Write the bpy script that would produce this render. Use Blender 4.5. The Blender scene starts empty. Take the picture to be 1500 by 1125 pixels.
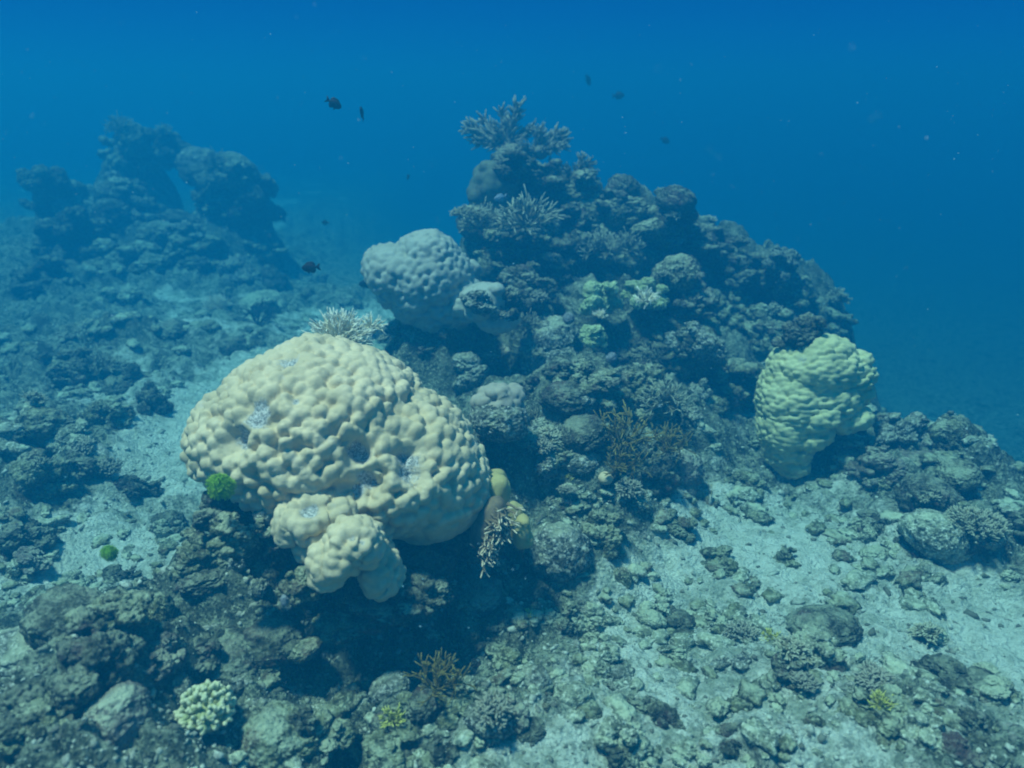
import bpy, math, random
import numpy as np
from mathutils import Vector, Matrix, Euler
from mathutils.bvhtree import BVHTree

SC = bpy.context.scene
COL = SC.collection
R = math.radians
rng = np.random.default_rng(11)
random.seed(11)

# ------------------------------------------------------------------ camera, light, exposure
CAM_H, PITCH, F_PX = 2.0, R(20.0), 1167.0
cam_data = bpy.data.cameras.new("camera")
cam = bpy.data.objects.new("camera", cam_data)
COL.objects.link(cam)
cam.location = (0, 0, CAM_H)
cam.rotation_euler = (R(90) - PITCH, 0, 0)
cam_data.sensor_width = 36.0
cam_data.lens = 36.0 * F_PX / 1500.0
cam_data.clip_start = 0.05
cam_data.clip_end = 400
cam_data.dof.use_dof = True
cam_data.dof.focus_distance = 3.4
cam_data.dof.aperture_fstop = 1.6
SC.camera = cam

SUN_EL, SUN_AZ = R(71), R(-112)          # azimuth measured from +Y towards +X: the sun stands behind the reef, to the left
sd = bpy.data.lights.new("sun", 'SUN')
sun = bpy.data.objects.new("sun", sd)
COL.objects.link(sun)
to_sun = Vector((math.cos(SUN_EL) * math.sin(SUN_AZ), math.cos(SUN_EL) * math.cos(SUN_AZ), math.sin(SUN_EL)))
sun.rotation_euler = (-to_sun).to_track_quat('-Z', 'Y').to_euler()
sd.energy = 5.0
sd.angle = R(6.0)
sd.color = (1.0, 0.93, 0.82)

world = bpy.data.worlds.new("World")
SC.world = world
world.use_nodes = True
wn, wl = world.node_tree.nodes, world.node_tree.links
wn.clear()
w_out = wn.new('ShaderNodeOutputWorld')
w_bg = wn.new('ShaderNodeBackground')
w_sky = wn.new('ShaderNodeTexSky')
w_sky.sky_type = 'NISHITA'
w_sky.sun_disc = False
w_sky.sun_elevation = SUN_EL
w_sky.sun_rotation = SUN_AZ
w_tint = wn.new('ShaderNodeMix'); w_tint.data_type = 'RGBA'; w_tint.blend_type = 'MULTIPLY'
w_tint.inputs[0].default_value = 1.0
w_geo = wn.new('ShaderNodeTexCoord')
w_sep = wn.new('ShaderNodeSeparateXYZ')
w_map = wn.new('ShaderNodeMapRange')
w_map.inputs[1].default_value = -0.25; w_map.inputs[2].default_value = 1.0
w_ramp = wn.new('ShaderNodeValToRGB')
cr = w_ramp.color_ramp
cr.elements[0].position = 0.0; cr.elements[0].color = (0.0, 0.04, 0.14, 1)
cr.elements[1].position = 1.0; cr.elements[1].color = (0.07, 0.36, 0.60, 1)
for pos, c in ((0.2, (0.0004, 0.095, 0.31)), (0.27, (0.0003, 0.060, 0.27)), (0.40, (0.0004, 0.046, 0.22)), (0.62, (0.006, 0.10, 0.28))):
    e = cr.elements.new(pos); e.color = (*c, 1)
w_add = wn.new('ShaderNodeMix'); w_add.data_type = 'RGBA'; w_add.blend_type = 'ADD'
w_add.inputs[0].default_value = 1.0
w_tint.inputs[7].default_value = (0.0, 0.012, 0.03, 1)      # what is left of daylight after metres of water
wl.new(w_sky.outputs[0], w_tint.inputs[6])
wl.new(w_geo.outputs['Generated'], w_sep.inputs[0])
wl.new(w_sep.outputs[2], w_map.inputs[0])
wl.new(w_map.outputs[0], w_ramp.inputs[0])
w_scale = wn.new('ShaderNodeMix'); w_scale.data_type = 'RGBA'; w_scale.blend_type = 'MULTIPLY'
w_scale.inputs[0].default_value = 1.0
w_scale.inputs[7].default_value = (10, 10, 10, 1)
w_scale.clamp_result = False
wl.new(w_ramp.outputs[0], w_scale.inputs[6])
wl.new(w_tint.outputs[2], w_add.inputs[6])
wl.new(w_scale.outputs[2], w_add.inputs[7])
wl.new(w_add.outputs[2], w_bg.inputs[0])
w_bg.inputs[1].default_value = 0.1
wl.new(w_bg.outputs[0], w_out.inputs[0])

SC.view_settings.view_transform = 'Standard'
SC.view_settings.look = 'None'
SC.view_settings.exposure = 0.5
SC.view_settings.gamma = 1.0
SC.view_settings.use_curve_mapping = False
SC.render.engine = 'CYCLES'
cy = SC.cycles
cy.use_denoising = True
cy.max_bounces = 6
cy.diffuse_bounces = 2
cy.glossy_bounces = 1
cy.transmission_bounces = 1
cy.volume_bounces = 1
cy.transparent_max_bounces = 4
cy.sample_clamp_indirect = 3.0
cy.use_adaptive_sampling = True
cy.adaptive_threshold = 0.015
cy.caustics_reflective = False
cy.caustics_refractive = False
cy.filter_width = 1.9

# ------------------------------------------------------------------ numpy noise
def _hash(ix, iy, iz, k):
    h = (ix.astype(np.int64) * 374761393 + iy.astype(np.int64) * 668265263 + iz.astype(np.int64) * 2147483647 + k * 974634777) & 0xffffffff
    h = ((h ^ (h >> 13)) * 1274126177) & 0xffffffff
    h = ((h ^ (h >> 16)) * 2246822519) & 0xffffffff
    return (h ^ (h >> 15)) & 0xffffffff

def _grad(h, x, y, z):
    u = (h & 1023) / 1023.0 * 2 * np.pi
    w = ((h >> 10) & 1023) / 511.5 - 1
    s = np.sqrt(np.maximum(0, 1 - w * w))
    return s * np.cos(u) * x + s * np.sin(u) * y + w * z

def perlin(P, seed=0):
    P = np.asarray(P, float)
    i = np.floor(P).astype(np.int64); f = P - i
    u = f * f * f * (f * (f * 6 - 15) + 10)
    out = 0
    for dx in (0, 1):
        for dy in (0, 1):
            for dz in (0, 1):
                h = _hash(i[:, 0] + dx, i[:, 1] + dy, i[:, 2] + dz, seed)
                g = _grad(h, f[:, 0] - dx, f[:, 1] - dy, f[:, 2] - dz)
                w = (u[:, 0] if dx else 1 - u[:, 0]) * (u[:, 1] if dy else 1 - u[:, 1]) * (u[:, 2] if dz else 1 - u[:, 2])
                out = out + w * g
    return out * 1.6

def fbm(P, octv=4, seed=0, gain=0.5, lac=2.03, ridged=False):
    out = 0; a = 1; t = 0; Q = np.array(P, float)
    for o in range(octv):
        n = perlin(Q, seed + o * 17)
        if ridged: n = 1 - 2 * np.abs(n)
        out = out + a * n; t += a; a *= gain; Q = Q * lac + 3.7
    return out / t

def worley(P, seed=0, jit=0.95, flat=False):
    """distance to the nearest feature point (cell units)"""
    P = np.asarray(P, float)
    i = np.floor(P).astype(np.int64)
    best = np.full(len(P), 9.0)
    for dx in (-1, 0, 1):
        for dy in (-1, 0, 1):
            for dz in ((0,) if flat else (-1, 0, 1)):
                cx, cyy, cz = i[:, 0] + dx, i[:, 1] + dy, i[:, 2] + dz
                h = _hash(cx, cyy, cz, seed)
                ox = cx + .5 + jit * ((h & 1023) / 1023.0 - .5)
                oy = cyy + .5 + jit * (((h >> 10) & 1023) / 1023.0 - .5)
                oz = cz + .5 + jit * (((h >> 20) & 1023) / 1023.0 - .5)
                d = (P[:, 0] - ox) ** 2 + (P[:, 1] - oy) ** 2
                if not flat: d = d + (P[:, 2] - oz) ** 2
                best = np.minimum(best, d)
    return np.sqrt(best)

def smooth(a, b, x):
    t = np.clip((x - a) / (b - a), 0, 1)
    return t * t * (3 - 2 * t)

# ------------------------------------------------------------------ mesh helpers
def mesh_from(name, V, Fq, mats=(), attrs=None, smooth_shade=True):
    V = np.asarray(V, np.float32)
    me = bpy.data.meshes.new(name)
    me.vertices.add(len(V)); me.vertices.foreach_set('co', V.ravel())
    if isinstance(Fq, np.ndarray):
        n, k = Fq.shape
        me.loops.add(n * k); me.loops.foreach_set('vertex_index', Fq.astype(np.int32).ravel())
        me.polygons.add(n)
        me.polygons.foreach_set('loop_start', np.arange(0, n * k, k, dtype=np.int32))
        me.polygons.foreach_set('loop_total', np.full(n, k, np.int32))
    else:
        tot = np.array([len(f) for f in Fq], np.int32)
        me.loops.add(int(tot.sum())); me.loops.foreach_set('vertex_index', np.concatenate([np.asarray(f, np.int32) for f in Fq]))
        me.polygons.add(len(tot))
        me.polygons.foreach_set('loop_start', np.concatenate([[0], np.cumsum(tot)[:-1]]).astype(np.int32))
        me.polygons.foreach_set('loop_total', tot)
    me.update(calc_edges=True)
    if smooth_shade:
        me.polygons.foreach_set('use_smooth', np.ones(len(me.polygons), bool))
    for m in mats: me.materials.append(m)
    for k, v in (attrs or {}).items():
        a = me.attributes.new(k, 'FLOAT', 'POINT'); a.data.foreach_set('value', np.asarray(v, np.float32))
    return me

def get_co(me):
    a = np.empty(len(me.vertices) * 3, np.float32); me.vertices.foreach_get('co', a); return a.reshape(-1, 3).astype(float)
def get_no(me):
    a = np.empty(len(me.vertices) * 3, np.float32); me.vertex_normals.foreach_get('vector', a); return a.reshape(-1, 3).astype(float)
def set_co(me, V):
    me.vertices.foreach_set('co', V.astype(np.float32).ravel()); me.update()
def get_ed(me):
    a = np.empty(len(me.edges) * 2, np.int32); me.edges.foreach_get('vertices', a); return a.reshape(-1, 2)

def relax(me, it, k=0.6):
    V = get_co(me); E = get_ed(me); n = len(V)
    deg = np.bincount(E.ravel(), minlength=n).astype(float); deg[deg == 0] = 1
    for _ in range(it):
        S = np.empty_like(V)
        for c in range(3):
            S[:, c] = np.bincount(E[:, 0], V[E[:, 1], c], n) + np.bincount(E[:, 1], V[E[:, 0], c], n)
        V += k * (S / deg[:, None] - V)
    set_co(me, V)

_ico = {}
def ico(level):
    if level in _ico: return _ico[level]
    t = (1 + 5 ** .5) / 2
    V = [(-1, t, 0), (1, t, 0), (-1, -t, 0), (1, -t, 0), (0, -1, t), (0, 1, t), (0, -1, -t), (0, 1, -t), (t, 0, -1), (t, 0, 1), (-t, 0, -1), (-t, 0, 1)]
    V = [np.array(v, float) / np.linalg.norm(v) for v in V]
    F = [(0, 11, 5), (0, 5, 1), (0, 1, 7), (0, 7, 10), (0, 10, 11), (1, 5, 9), (5, 11, 4), (11, 10, 2), (10, 7, 6), (7, 1, 8), (3, 9, 4), (3, 4, 2), (3, 2, 6), (3, 6, 8), (3, 8, 9), (4, 9, 5), (2, 4, 11), (6, 2, 10), (8, 6, 7), (9, 8, 1)]
    for _ in range(level):
        cache = {}; G = []
        def mid(a, b):
            k = (min(a, b), max(a, b))
            if k not in cache:
                m = V[a] + V[b]; V.append(m / np.linalg.norm(m)); cache[k] = len(V) - 1
            return cache[k]
        for a, b, c in F:
            x, y, z = mid(a, b), mid(b, c), mid(c, a)
            G += [(a, x, z), (b, y, x), (c, z, y), (x, y, z)]
        F = G
    _ico[level] = (np.array(V), np.array(F)); return _ico[level]

def ellipsoid_union(ells, voxel, relax_it=3):
    """ells: (centre, radii, euler) -> one watertight mesh (voxel union), smoothed at the joins"""
    Vs, Fs, o = [], [], 0
    V0, F0 = ico(3)
    for c, r, e in ells:
        M = np.array(Euler(e).to_matrix())
        Vs.append((V0 * np.array(r)) @ M.T + np.array(c)); Fs.append(F0 + o); o += len(V0)
    me = mesh_from('tmp', np.vstack(Vs), np.vstack(Fs))
    ob = bpy.data.objects.new('tmp', me); COL.objects.link(ob)
    md = ob.modifiers.new('r', 'REMESH'); md.mode = 'VOXEL'; md.voxel_size = voxel
    dg = bpy.context.evaluated_depsgraph_get()
    out = bpy.data.meshes.new_from_object(ob.evaluated_get(dg))
    bpy.data.objects.remove(ob); bpy.data.meshes.remove(me)
    relax(out, relax_it)
    out.polygons.foreach_set('use_smooth', np.ones(len(out.polygons), bool))
    return out

class Acc:
    """collects tubes and shells for ONE mesh"""
    def __init__(s): s.V = []; s.F = []; s.n = 0
    def add(s, V, F):
        s.V.append(np.asarray(V, float)); s.F += [tuple(int(i) + s.n for i in f) for f in F]; s.n += len(V)
    def tube(s, pts, rad, sides=6):
        pts = [np.array(p, float) for p in pts]
        rings = []
        up = np.array((.31, .17, .93))
        for i, p in enumerate(pts):
            d = pts[min(i + 1, len(pts) - 1)] - pts[max(i - 1, 0)]; d /= np.linalg.norm(d) + 1e-9
            a = np.cross(d, up); a /= np.linalg.norm(a) + 1e-9; b = np.cross(d, a)
            for k in range(sides):
                t = 2 * math.pi * k / sides
                rings.append(p + rad[i] * (math.cos(t) * a + math.sin(t) * b))
        d = pts[-1] - pts[-2]; d /= np.linalg.norm(d) + 1e-9
        tip = pts[-1] + d * rad[-1] * .9
        V = rings + [tip, pts[0]]
        F = []
        n = len(pts)
        for i in range(n - 1):
            for k in range(sides):
                k2 = (k + 1) % sides
                F.append((i * sides + k, i * sides + k2, (i + 1) * sides + k2, (i + 1) * sides + k))
        for k in range(sides):
            F.append(((n - 1) * sides + k, (n - 1) * sides + (k + 1) % sides, n * sides))
            F.append(((k + 1) % sides, k, n * sides + 1))
        s.add(V, F)
    def mesh(s, name, mat, **kw):
        return mesh_from(name, np.vstack(s.V), s.F, [mat], **kw)

def link(name, me, parent=None, loc=None, rot=None, scale=None):
    o = bpy.data.objects.new(name, me); COL.objects.link(o)
    if parent is not None: o.parent = parent
    if loc is not None: o.location = loc
    if rot is not None: o.rotation_euler = rot
    if scale is not None: o.scale = scale if hasattr(scale, '__len__') else (scale,) * 3
    return o

def tag(o, label=None, cat=None, group=None, kind=None):
    if label: o['label'] = label
    if cat: o['category'] = cat
    if group: o['group'] = group
    if kind: o['kind'] = kind
    return o

# ------------------------------------------------------------------ materials
def new_mat(name, rough=0.85, spec=0.15):
    m = bpy.data.materials.new(name); m.use_nodes = True
    nt = m.node_tree; b = nt.nodes['Principled BSDF']
    b.inputs['Roughness'].default_value = rough
    b.inputs['Specular IOR Level'].default_value = spec
    return m, nt, b

class NB:
    def __init__(s, nt): s.nt = nt; s.N = nt.nodes; s.L = nt.links
    def coord(s, offset_random=True):
        tc = s.N.new('ShaderNodeTexCoord')
        if not offset_random: return tc.outputs['Object']
        oi = s.N.new('ShaderNodeObjectInfo')
        ml = s.N.new('ShaderNodeVectorMath'); ml.operation = 'SCALE'; ml.inputs[0].default_value = (37, 53, 71)
        s.L.new(oi.outputs['Random'], ml.inputs['Scale'])
        ad = s.N.new('ShaderNodeVectorMath'); ad.operation = 'ADD'
        geo = s.N.new('ShaderNodeNewGeometry')
        s.L.new(geo.outputs['Position'], ad.inputs[0]); s.L.new(ml.outputs[0], ad.inputs[1])
        return ad.outputs[0]
    def noise(s, co, scale, detail=5, rough=.6, dist=0.0):
        n = s.N.new('ShaderNodeTexNoise'); n.inputs['Scale'].default_value = scale
        n.inputs['Detail'].default_value = detail; n.inputs['Roughness'].default_value = rough
        n.inputs['Distortion'].default_value = dist
        s.L.new(co, n.inputs['Vector']); return n.outputs['Fac']
    def vor(s, co, scale, feature='F1'):
        n = s.N.new('ShaderNodeTexVoronoi'); n.inputs['Scale'].default_value = scale; n.feature = feature
        s.L.new(co, n.inputs['Vector']); return n.outputs['Distance']
    def ramp(s, v, a, b):
        m = s.N.new('ShaderNodeMapRange'); m.interpolation_type = 'SMOOTHSTEP'
        m.inputs[1].default_value = a; m.inputs[2].default_value = b
        s.L.new(v, m.inputs[0]); return m.outputs[0]
    def mix(s, f, a, b, mode='MIX'):
        m = s.N.new('ShaderNodeMix'); m.data_type = 'RGBA'; m.blend_type = mode
        for sock, val in ((m.inputs[0], f), (m.inputs[6], a), (m.inputs[7], b)):
            if isinstance(val, (int, float)): sock.default_value = val
            elif isinstance(val, tuple): sock.default_value = (*val, 1) if len(val) == 3 else val
            else: s.L.new(val, sock)
        return m.outputs[2]
    def math(s, op, a, b=0.0):
        m = s.N.new('ShaderNodeMath'); m.operation = op
        for i, val in enumerate((a, b)):
            if isinstance(val, (int, float)): m.inputs[i].default_value = val
            else: s.L.new(val, m.inputs[i])
        return m.outputs[0]
    def attr(s, name):
        a = s.N.new('ShaderNodeAttribute'); a.attribute_name = name; return a.outputs['Fac']
    def rand(s):
        return s.N.new('ShaderNodeObjectInfo').outputs['Random']
    def nz(s):
        g = s.N.new('ShaderNodeNewGeometry'); x = s.N.new('ShaderNodeSeparateXYZ')
        s.L.new(g.outputs['Normal'], x.inputs[0]); return x.outputs[2]
    def bump(s, bsdf, h, strength, dist):
        b = s.N.new('ShaderNodeBump'); b.inputs['Strength'].default_value = strength; b.inputs['Distance'].default_value = dist
        s.L.new(h, b.inputs['Height']); s.L.new(b.outputs[0], bsdf.inputs['Normal'])

def rock_material(name, dark, mid, pale, accent, pale_amt=0.5, silt=0.55):
    m, nt, b = new_mat(name); n = NB(nt); co = n.coord()
    big = n.noise(co, 3.2, 4); med = n.noise(co, 15, 6, .65); fine = n.noise(co, 60, 5, .7); sp = n.vor(co, 85)
    c = n.mix(n.ramp(med, .38, .62), dark, mid)
    c = n.mix(n.ramp(n.noise(co, 7, 3), .54, .66), c, accent)
    c = n.mix(n.math('MULTIPLY', n.ramp(fine, .48, .66), pale_amt), c, pale)
    c = n.mix(n.math('MULTIPLY', n.ramp(sp, .32, .12), n.ramp(big, .45, .6)), c, (0.035, 0.03, 0.025))
    up = n.math('MULTIPLY', n.ramp(n.nz(), .35, .95), n.ramp(n.noise(co, 9, 5, .7), .40, .62))
    c = n.mix(n.math('MULTIPLY', up, silt), c, (0.56, 0.62, 0.42))       # silt that has settled on ledges
    hv = n.ramp(n.rand(), 0, 1)
    c = n.mix(n.math('MULTIPLY', hv, .35), c, n.mix(1.0, c, (.5, .48, .42), 'MULTIPLY'))
    nt.links.new(c, b.inputs['Base Color'])
    n.bump(b, n.math('ADD', n.math('MULTIPLY', fine, .8), n.math('ADD', n.math('MULTIPLY', sp, .5), med)), 1.0, 0.012)
    return m

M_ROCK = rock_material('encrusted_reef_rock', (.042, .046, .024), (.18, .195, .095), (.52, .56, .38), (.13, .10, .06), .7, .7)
M_ROCK2 = rock_material('speckled_dead_coral_rock', (.05, .055, .04), (.22, .24, .18), (.66, .70, .60), (.11, .12, .075), .9, .6)
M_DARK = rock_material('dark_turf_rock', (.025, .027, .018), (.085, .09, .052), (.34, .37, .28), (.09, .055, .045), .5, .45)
M_SILT = rock_material('silt_buried_rubble', (.10, .115, .07), (.34, .38, .26), (.78, .83, .66), (.20, .22, .13), .9, .95)
M_SLAB = rock_material('silty_grey_rock', (.13, .12, .095), (.24, .225, .18), (.36, .34, .29), (.17, .15, .10), .45, .7)

def coral_material(name, col, col2, dead=True, bump=0.004):
    m, nt, b = new_mat(name, .7, .2); n = NB(nt); co = n.coord(False)
    c = n.mix(n.ramp(n.noise(co, 6, 4), .35, .65), col, col2)
    c = n.mix(n.math('MULTIPLY', n.ramp(n.noise(co, 30, 5, .7), .48, .72), .45), c, (col2[0] * .62, col2[1] * .62, col2[2] * .6))
    c = n.mix(n.math('MULTIPLY', n.ramp(n.noise(co, 11, 6, .75), .56, .70), .5), c, (col[0] * .8 + .12, col[1] * .8 + .13, col[2] * .8 + .20))
    c = n.mix(n.math('MULTIPLY', n.ramp(n.vor(co, 260), .35, .1), .22), c, (col2[0] * .5, col2[1] * .5, col2[2] * .5))
    fine = n.noise(co, 150, 3, .7)
    if dead:
        sp = n.noise(co, 85, 5, .75)
        dc = n.mix(n.ramp(n.noise(co, 120, 5, .8), .40, .60), (.14, .14, .12), (.60, .60, .55))
        edge = n.math('ADD', n.attr('dead'), n.math('MULTIPLY', n.math('SUBTRACT', n.noise(co, 22, 6, .75), .5), 1.5))
        c = n.mix(n.ramp(edge, .35, .75), c, dc)
    nt.links.new(c, b.inputs['Base Color'])
    n.bump(b, fine, .5, bump)
    return m

M_POR = coral_material('tan_lumpy_coral', (.68, .555, .35), (.55, .45, .265))
M_POR_R = coral_material('yellow_green_coral', (.62, .60, .32), (.48, .48, .24))
M_POR_M = coral_material('grey_green_coral', (.40, .42, .34), (.33, .34, .27))
M_MAUVE = coral_material('mauve_grey_coral', (.40, .37, .28), (.30, .28, .21))
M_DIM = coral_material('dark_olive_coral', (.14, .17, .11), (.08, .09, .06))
M_PLATE = coral_material('pale_green_plate_coral', (.40, .50, .28), (.28, .36, .18))
M_YEL = coral_material('olive_yellow_coral', (.46, .40, .16), (.36, .31, .12), dead=False)

def plain(name, c1, c2, scale=30, tip=None, rough=.75, bump=.003):
    m, nt, b = new_mat(name, rough, .15); n = NB(nt); co = n.coord(False)
    c = n.mix(n.ramp(n.noise(co, scale, 4), .35, .65), c1, c2)
    if tip:
        c = n.mix(n.ramp(n.attr('tip'), .55, 1.0), c, tip)
    nt.links.new(c, b.inputs['Base Color'])
    n.bump(b, n.noise(co, scale * 6, 3, .7), .5, bump)
    return m

M_STAG = plain('cream_branching_coral', (.82, .76, .52), (.72, .64, .42), tip=(.88, .86, .70))
M_STAGB = plain('grey_branching_coral', (.23, .23, .14), (.14, .14, .085), tip=(.46, .47, .32))
M_KNOB = plain('pale_green_finger_coral', (.50, .52, .24), (.36, .40, .17), tip=(.68, .68, .42))
M_DARKB = plain('dark_branching_coral', (.045, .045, .05), (.03, .03, .035))
M_FIRE = plain('mustard_fire_coral', (.19, .145, .03), (.10, .08, .022), tip=(.36, .29, .07))
M_FRINGE = plain('tan_fringe_coral', (.24, .18, .10), (.14, .11, .07), tip=(.72, .62, .42))
M_LEMON = plain('lemon_branch_coral', (.42, .40, .08), (.28, .28, .07), tip=(.72, .70, .16))
M_ELK = plain('olive_grey_branch_coral', (.20, .20, .14), (.12, .12, .09), tip=(.36, .36, .26))
M_ALGAE = plain('bright_green_algae', (.22, .44, .02), (.15, .34, .015), tip=(.36, .60, .04))
M_FISH = plain('black_fish_scales', (.012, .013, .018), (.02, .02, .026), rough=.5)
M_FISHG = plain('grey_blue_fish_scales', (.30, .38, .46), (.22, .28, .36), rough=.4)
M_FISHW = plain('pearly_fish_scales', (.62, .64, .58), (.52, .54, .46), rough=.4)
M_FISHY = plain('pale_yellow_fin', (.55, .55, .25), (.45, .45, .2), rough=.5)
M_EYE = plain('fish_eye', (.01, .01, .01), (.02, .02, .02), rough=.2)
M_SNOW = plain('pale_drifting_matter', (.36, .60, .66), (.30, .50, .56))
M_LILAC = plain('lilac_sponge', (.36, .36, .42), (.28, .28, .34))

# seabed material
m, nt, b = new_mat('sandy_rubble_seabed', .95, .05)
n = NB(nt); co = n.coord(False)
fine = n.noise(co, 48, 6, .72); med = n.noise(co, 11, 6, .68); sp = n.vor(co, 70); n5 = n.noise(co, 22, 6, .75)
sand = n.mix(n.ramp(med, .35, .65), (.90, .95, .78), (.74, .80, .64))
dull = n.math('SUBTRACT', 1.0, n.attr('bright'))
sand = n.mix(n.math('MULTIPLY', n.math('MULTIPLY', n.ramp(n.noise(co, 6.5, 7, .78), .46, .62), .8), dull), sand, (.33, .38, .25))
sand = n.mix(n.math('MULTIPLY', n.math('MULTIPLY', n.ramp(n.noise(co, 19, 6, .75), .50, .62), .65), dull), sand, (.16, .19, .13))
sand = n.mix(n.math('MULTIPLY', n.ramp(n5, .50, .64), .5), sand, (.38, .43, .33))
sand = n.mix(n.math('MULTIPLY', n.ramp(fine, .55, .66), .5), sand, (.19, .20, .15))
rk = n.mix(n.ramp(med, .38, .60), (.055, .066, .042), (.22, .25, .17))
rk = n.mix(n.math('MULTIPLY', n.ramp(fine, .50, .64), .8), rk, (.50, .56, .38))
rk = n.mix(n.math('MULTIPLY', n.math('MULTIPLY', n.ramp(n.nz(), .55, .95), n.ramp(n5, .44, .60)), .65), rk, (.56, .62, .43))
rk = n.mix(n.ramp(n.noise(co, 5, 3), .58, .7), rk, (.11, .11, .07))
rk = n.mix(n.math('MULTIPLY', n.ramp(sp, .3, .1), .8), rk, (.03, .028, .022))
mask = n.math('ADD', n.attr('rough'), n.math('MULTIPLY', n.math('SUBTRACT', n.noise(co, 9, 6, .7), .5), 1.3))
c = n.mix(n.ramp(mask, .35, .62), sand, rk)
nt.links.new(c, b.inputs['Base Color'])
n.bump(b, n.math('ADD', fine, n.math('ADD', n5, n.math('MULTIPLY', sp, .5))), 1.0, .028)
M_SEABED = m

m, nt, b = new_mat('coral_rubble', .9, .08)
n = NB(nt); co = n.coord(False)
isl = nt.nodes.new('ShaderNodeNewGeometry').outputs['Random Per Island']
c = n.mix(n.ramp(isl, .1, .8), (.12, .13, .09), (.50, .54, .43))
c = n.mix(n.math('MULTIPLY', n.ramp(n.noise(co, 60, 4), .45, .6), .6), c, (.16, .15, .12))
nt.links.new(c, b.inputs['Base Color'])
M_RUBBLE = m

# ------------------------------------------------------------------ the seabed
BUMPS = [  # x, y, height, rx, ry, power
    (0.12, 5.95, 1.36, .6, .55, 1.5), (.75, 6.05, 1.12, .65, .55, 1.3), (1.3, 6.15, 1.02, .62, .5, 1.4), (1.85, 6.3, .80, .55, .5, 1.4),
    (2.35, 6.4, .62, .45, .45, 1.4), (2.8, 6.4, .32, .45, .45, 1.2), (.15, 5.0, .70, .7, .55, 1.3), (.85, 5.1, .66, .55, .5, 1.3),
    (1.5, 5.5, .42, .6, .5, 1.2), (-.45, 4.75, .55, .48, .5, 1.3), (.3, 4.1, .52, .6, .5, 1.3), (.42, 3.5, .34, .42, .38, 1.4), (.85, 4.25, .34, .45, .42, 1.3), (-.02, 3.35, .34, .28, .32, 1.3), (.32, 2.95, .16, .3, .26, 1.3),
    (-.65, 3.0, .34, .5, .38, 1.6), (-.35, 3.75, .38, .55, .45, 1.3), (-1.2, 2.25, .30, .42, .5, 1.5), (-1.35, 1.7, .26, .5, .55, 1.5),
    (-1.05, 2.75, .22, .3, .3, 1.3), (1.2, 2.05, .12, .45, .3, 1.2), (2.25, 3.95, .24, .55, .45, 1.2), (2.2, 3.15, .14, .45, .4, 1.2),
    (1.95, 4.5, .12, .5, .4, 1.2), (-4.75, 10.3, 1.25, .5, .5, 1.4), (-4.85, 9.7, .75, 1.0, .7, 1.4), (-3.3, 9.6, .95, .5, .5, 1.4),
    (-6.0, 10.0, .35, .7, .7, 1.4), (-3.9, 9.1, .5, .9, .7, 1.4), (-4.9, 8.6, .30, 1.7, 1.1, 1.2), (1.12, 4.75, .32, .34, .36, 1.2), (1.75, 5.2, .2, .5, .4, 1.2),
    (-3.0, 6.0, .18, .6, .5, 1.2), (-2.6, 6.2, .12, .9, .6, 1.2),
    (-2.6, 3.9, .20, .6, .9, 1.3), (-2.4, 3.0, .12, .4, .5, 1.3), (.15, 2.2, .06, .5, .4, 1.2), 
]
SANDY = [(5.5, 8.5, 2.6, 3.5, 1.0), (1.15, 3.2, .65, .55, 1.0), (.75, 2.7, .45, .35, .9), (.55, 2.2, .5, .35, .75), (1.25, 2.55, .5, .35, .8), (-1.9, 4.7, .48, 1.3, 1.0), (-1.4, 5.6, .5, .7, .8), (-1.85, 3.1, .42, .34, 1.0), (-2.6, 6.3, .8, .5, .6), (-2.7, 5.0, .35, .7, .6), (-1.2, 7.0, .8, .5, .7), (-2.2, 4.4, 1.1, 2.0, .42), (.25, 1.75, .6, .34, 1.0), (.9, 1.85, .4, .3, .4), (.95, 3.9, .2, .3, .5),
         (1.75, 2.5, .5, .5, .8), (-1.5, 6.6, .8, .6, .5), (-.9, 7.8, 1.2, 1.2, .6)]

def base_height(x, y):
    h = np.zeros_like(x)
    for bx, by, bh, rx, ry, p in BUMPS:
        d = ((x - bx) / rx) ** 2 + ((y - by) / ry) ** 2
        h = h + (bh * np.exp(-(d ** p))) ** 3
    h = np.cbrt(h)
    dig = .16 * np.exp(-(((x + .38) / .45) ** 2 + ((y - 2.42) / .22) ** 2)) + .12 * np.exp(-(((x + .9) / .2) ** 2 + ((y - 2.2) / .2) ** 2)) \
        + .10 * np.exp(-(((x - 1.75) / .5) ** 2 + ((y - 4.1) / .3) ** 2))
    g = -.12 * np.maximum(0, x - 2.3) ** 1.6 - .04 * np.maximum(0, y - 8.5) - .12 * np.maximum(0, y - 8.0) * smooth(-4.2, -1.2, x) - .10 * np.maximum(0, y - 5.2) * smooth(1.2, 2.8, x) 
    q = np.maximum(0, (x - 2.0) * .88 + (y - 4.6) * .48)
    g = g - .55 * q ** 1.2 * (1 - smooth(5.0, 6.0, y) * (1 - smooth(2.6, 3.3, x))) + .03 * np.maximum(0, -x - 1.5) * (y > 0)
    g = np.where(g < -1.2, -1.2 - .9 * (1 - np.exp((g + 1.2) / .9)), g)
    return h, g - dig

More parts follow.
